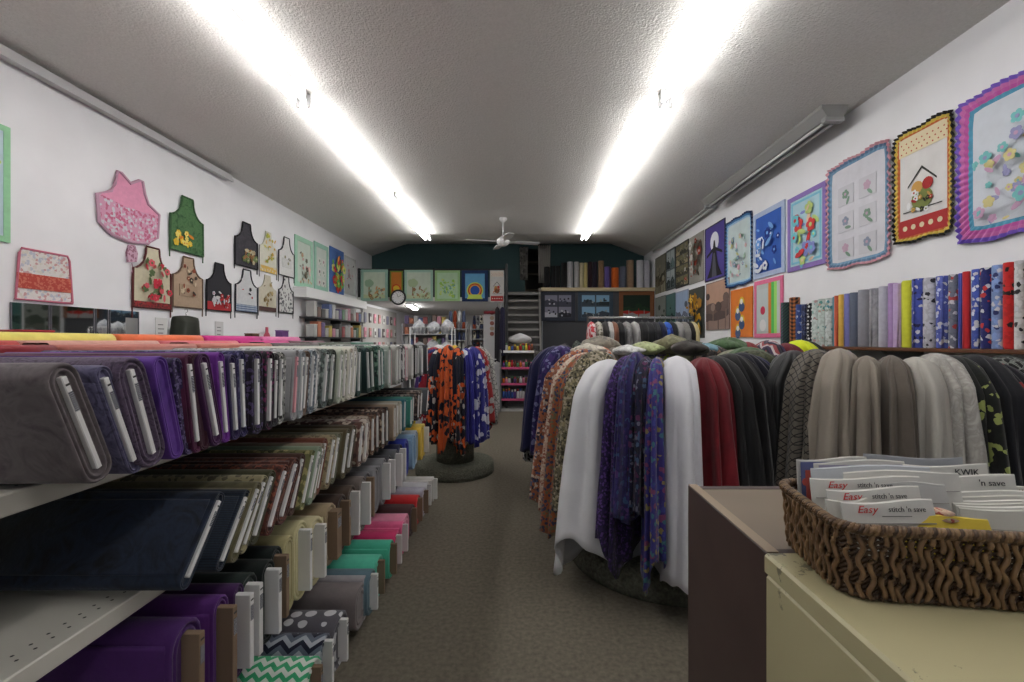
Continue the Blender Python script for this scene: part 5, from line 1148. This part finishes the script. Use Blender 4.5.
def cream_mat():
    m, t_, b = nt('cream_enamel'); P, x, y, z = coords(t_)
    n = t_.nodes.new('ShaderNodeTexNoise'); t_.links.new(P, n.inputs['Vector']); n.inputs['Scale'].default_value = 26; n.inputs['Detail'].default_value = 8; n.inputs['Roughness'].default_value = .75
    n2 = t_.nodes.new('ShaderNodeTexNoise'); t_.links.new(P, n2.inputs['Vector']); n2.inputs['Scale'].default_value = 5
    g = math_n(t_, 'MULTIPLY', math_n(t_, 'GREATER_THAN', n.outputs['Fac'], .585), math_n(t_, 'GREATER_THAN', n2.outputs['Fac'], .52))
    t_.links.new(ramp(t_, math_n(t_, 'MULTIPLY', g, .9), [c(176, 168, 132), c(110, 106, 88)]), b.inputs['Base Color']); b.inputs['Roughness'].default_value = .38
    return m
CRM = cream_mat()
t = thing('filing_cabinet', 'cream metal filing cabinet with scuffed top under the wicker basket', 'cabinet', (.402, .133, 0))
MB().box(0, .75, 0, .61, .0, CT-.035, 0, .003).build('body', CRM, t)
MB().box(-.002, .752, -.002, .613, CT-.034, CT, 0, .004).build('top', CRM, t)
for k in range(3):
    d = MB().box(.02, .73, -.022, -.001, .04+.32*k, .34+.32*k, 0, .004).build('drawer', CRM, t)
    MB().box(.3, .45, -.04, -.0225, .22+.32*k, .24+.32*k, 0, .004).build('handle', CHROME, d)
# wicker basket
BX0, BX1, BY0, BY1, BZ0, BH = .437, .93, .60, .785, CT+.002, .094
BYAW = math.radians(-7.5); _bm = Matrix.Translation((BX0+.004, BY0+.012, 0)) @ Matrix.Rotation(BYAW, 4, 'Z') @ Matrix.Translation((-BX0, -BY0, 0))
t = thing('wicker_basket', 'brown woven wicker basket full of sewing patterns on the cabinets', 'basket', _bm @ Vector((0, 0, BZ0)), BYAW)
wick = rough_mat('wicker', c(84, 62, 44), c(138, 108, 76), 40, .3, .002, .45)
wick2 = rough_mat('wicker_dark', c(48, 34, 26), c(92, 68, 48), 50, .3, .002, .5)
def perim(off, s, r=.035):
    x0, x1, y0, y1 = BX0-off, BX1+off, BY0-off, BY1+off; w_, d_ = x1-x0-2*r, y1-y0-2*r; q = PI*r/2; per = 2*(w_+d_)+4*q; u = (s % 1)*per
    segs = [(w_, 0), (q, 1), (d_, 2), (q, 3), (w_, 4), (q, 5), (d_, 6), (q, 7)]
    cs = {1: (x1-r, y0+r, -PI/2), 3: (x1-r, y1-r, 0), 5: (x0+r, y1-r, PI/2), 7: (x0+r, y0+r, PI)}
    for L_, k in segs:
        if u <= L_: break
        u -= L_
    if k == 0: p, n_ = (x0+r+u, y0), (0, -1)
    elif k == 2: p, n_ = (x1, y0+r+u), (1, 0)
    elif k == 4: p, n_ = (x1-r-u, y1), (0, 1)
    elif k == 6: p, n_ = (x0, y1-r-u), (-1, 0)
    else:
        cx_, cy_, a0 = cs[k]; a = a0+u/r; p, n_ = (cx_+r*math.cos(a), cy_+r*math.sin(a)), (math.cos(a), math.sin(a))
    return p, n_
NS = 118; PTS = NS*4
wv = MB()
def handle_dip(s):       # hand hold in the left end: s of the left side
    (x, y_), n_ = perim(0, s); return n_[0] < -.95 and .64 < y_ < .765
ROWS = 11
for r_ in range(ROWS):      # pairs of weavers crossing diagonally between the stakes
    for ph in (0, 1):
        path = []
        for i in range(PTS+1):
            s = i/PTS; k = r_/ROWS; off = .006*((r_+.5)/ROWS)
            (x, y_), n_ = perim(off, s); a = s*NS*PI
            o_ = .0026*math.cos(a+ph*PI); dz_ = .0036*math.sin(a+ph*PI)
            path.append((x+n_[0]*o_, y_+n_[1]*o_, .006+(BH-.014)*(r_+.5)/ROWS+dz_))
        wv.tube(path, .0026, 5)
wv.build('weave', wick2, t, True)
# over-and-under uprights give the basket its wavy vertical ribs
st = MB(); 
for i in range(NS):
    (x, y_), n_ = perim(0, (i+.5)/NS); tx, ty = -n_[1], n_[0]; path = []
    for q in range(21):
        k = q/20; off = .006*k+.0066+.0010*math.sin(k*PI*8+(i % 2)*PI); sw = .0030*math.sin(k*PI*5+i*1.1)+.0012*math.sin(i*2.3)
        path.append((x+n_[0]*off+tx*sw, y_+n_[1]*off+ty*sw, .002+(BH-.006)*k))
    st.tube(path, .0033, 6)
st.build('stakes', wick, t, True)
rm = MB()
for ph in range(3):
    path = []
    for i in range(PTS*2+1):
        s = i/(PTS*2); (x, y_), n_ = perim(.010, s); a = s*NS*2*PI*.75+ph*2*PI/3
        path.append((x+n_[0]*.0048*math.cos(a), y_+n_[1]*.0048*math.cos(a), BH+.002+.0048*math.sin(a)))
    rm.tube(path, .0034, 5, ph)
rm.build('rim', [wick, wick2, wick], t, True)
MB().box(BX0+.01, BX1-.01, BY0+.01, BY1-.01, .001, .008).build('base', wick2, t)
ft = MB()
for ph in range(2):
    path = []
    for i in range(PTS+1):
        s = i/PTS; (x, y_), n_ = perim(.002, s); a = s*NS*PI+ph*PI; path.append((x+n_[0]*.003*math.cos(a), y_+n_[1]*.003*math.cos(a), .004+.002*math.sin(a)))
    ft.tube(path, .003, 5)
ft.build('foot_band', wick2, t, True)
# sewing pattern envelopes
PAP = M(c(206, 204, 198), .55, 0, 'envelope_paper'); PAP2 = M(c(190, 188, 180), .6, 0, 'envelope_paper'); REDI = M(c(196, 44, 40), .5); BLKI = M(c(40, 40, 44), .5)
def envelope(label, x, y, ztop, w_, h_, th, lean, yaw=0, mat=PAP, text=None, picture=None, col=None, kwik=None):
    zb = ztop-h_*math.cos(lean)
    t = thing('sewing_pattern', label, 'sewing pattern', (x, y, max(zb, BZ0+.012)), yaw, 'sewing patterns in the basket', rx=lean)
    mb = MB(); n = 8; L_ = []
    for k in range(n+1):
        u = k/n; bul = th*(.35+.65*math.sin(PI*u)**.5); zt_ = h_+.003*math.sin(u*5+x*30)
        xx = -w_/2+w_*u; L_.append([(xx, -bul/2, 0), (xx, -bul/2*1.1, zt_*.5), (xx, -bul*.4, zt_-.002), (xx, 0, zt_), (xx, bul*.4, zt_-.002), (xx, bul/2, 0)])
    mb.loops(L_); mb.build('envelope', mat, t, False)
    yy = -th*.56-.001
    # flap fold line
    MB().box(-w_*.47, w_*.47, -th*.52-.0012, -th*.5, h_-.032, h_-.0305).build('flap_edge', M(c(150, 148, 142)), t)
    if text:
        text_mesh('Easy', .0145, REDI, t, (-w_*.36, yy, h_-.0165), (PI/2, 0, 0), .35, .0002, 1.15)
        text_mesh("stitch 'n save", .0105, BLKI, t, (-w_*.36+.046, yy, h_-.0150), (PI/2, 0, 0), 0, .0002, 1.0)
        MB().box(-w_*.1, w_*.22, yy-.0003, yy, h_-.0215, h_-.0207).build('small_print', BLKI, t)
    if kwik:
        text_mesh(kwik, .014, BLKI, t, (w_*.12, yy, h_-.0165), (PI/2, 0, 0), 0, .0003, 1.1)
    if picture:
        pb = MB(); pb.box(-w_*.46, w_*.46, yy-.0004, yy, h_*.1, h_-.006, 0)
        pb.box(-w_*.4, -w_*.1, yy-.001, yy-.0004, h_*.3, h_-.02, 1); pb.box(w_*.0, w_*.4, yy-.001, yy-.0004, h_-.03, h_-.012, 2)
        for q in range(6): pb.disc(-w_*.4+w_*.14*q, h_-.04-.01*(q % 2), .007, yy-.0016, yy-.001, 1+q % 2, 8)
        pb.build('cover_picture', [M(x_, .5) for x_ in picture], t)
def ex(px, d): return Xat(px, d)
# rows from the front (nearest) backwards
envelope('front envelope lettered in red and black, nearest the rim', ex(895, .645), .643, Zat(506, .64), .135, .075, .008, -.25, .0, text=1)
envelope('cream envelope edge peeking left of the front one', ex(858, .652), .652, Zat(505, .65), .07, .07, .006, -.3, .12, PAP2)
envelope('second lettered envelope, just behind the front one', ex(880, .672), .668, Zat(491.5, .67), .145, .085, .007, -.22, .03, text=1)
envelope('third lettered envelope, red word half hidden', ex(872, .695), .694, Zat(481.5, .69), .17, .09, .006, -.2, -.03, text=1)
envelope('long white envelope with grey printed lines', ex(910, .715), .715, Zat(475.5, .71), .19, .1, .005, -.18, .02, kwik=None)
envelope('glossy white envelope in the middle of the basket', ex(880, .735), .742, Zat(470, .735), .2, .1, .006, -.15, .0, M(c(196, 200, 206), .2))
envelope('envelope with violet picture cover', ex(868, .755), .762, Zat(465, .75), .16, .11, .004, -.12, .03, picture=[c(150, 146, 170), c(90, 100, 150), c(200, 120, 90)])
envelope('tall blue and red picture envelope at the back left', ex(838, .775), .782, Zat(460.5, .775), .125, .12, .004, -.08, .02, picture=[c(96, 104, 150), c(190, 90, 80), c(200, 190, 170)])
envelope('clear plastic sleeve sticking up at the back', ex(915, .78), .775, Zat(458, .775), .16, .12, .003, -.1, -.10, M(c(150, 152, 156), .15))
envelope('white envelope marked with bold capitals at the back', ex(945, .765), .760, Zat(466.5, .76), .15, .11, .005, -.12, -.05, kwik='KWIK')
envelope('white envelope with black lettering, right of centre', ex(972, .742), .742, Zat(477, .745), .16, .1, .005, -.15, -.06, kwik="'n save")
for k in range(7):
    d = .745-.013*k
    envelope('plain white envelope at the right side, %s from the back' % ORD[k], ex(1000+5*k, d), d-.012, Zat(489+5*k, d), .17, .085, .006, -.3, -.10-.015*k, PAP if k % 2 else PAP2)
envelope('white envelope with yellow stripe lying low by the rim', ex(950, .64), .632, Zat(521, .64), .13, .06, .006, -.4, -.03, M(c(206, 180, 60), .5))
envelope('small printed envelope with grey lines beside the flowers', ex(925, .69), .684, Zat(486, .69), .09, .08, .004, -.3, 0, M(c(176, 176, 174), .6), kwik=None)
o = MB().lathe([(.002, 0), (.018, .002), (.022, .006), (.014, .010), (.017, .013), (.008, .016), (.002, .015)], 16).build('ribbon_rosette', fabric('print', c(196, 160, 140), c(170, 80, 70), c(200, 190, 150), s=200), None, True, (ex(940, .668), .668, Zat(512, .668)-.012)); tag(o, 'small pink and green rosette among the sewing patterns', 'trim')
t = thing('tape_dispenser', 'small white plastic holder at the right edge of cream cabinet', 'dispenser', (ex(1040, .6), .565, CT+.001))
MB().box(-.03, .06, -.02, .04, 0, .018, 0, .004).build('body', M(c(206, 206, 206), .4), t)
MB().box(-.015, .045, -.01, .03, .0185, .03, 0, .003).build('lid', M(c(190, 190, 190), .4), t)
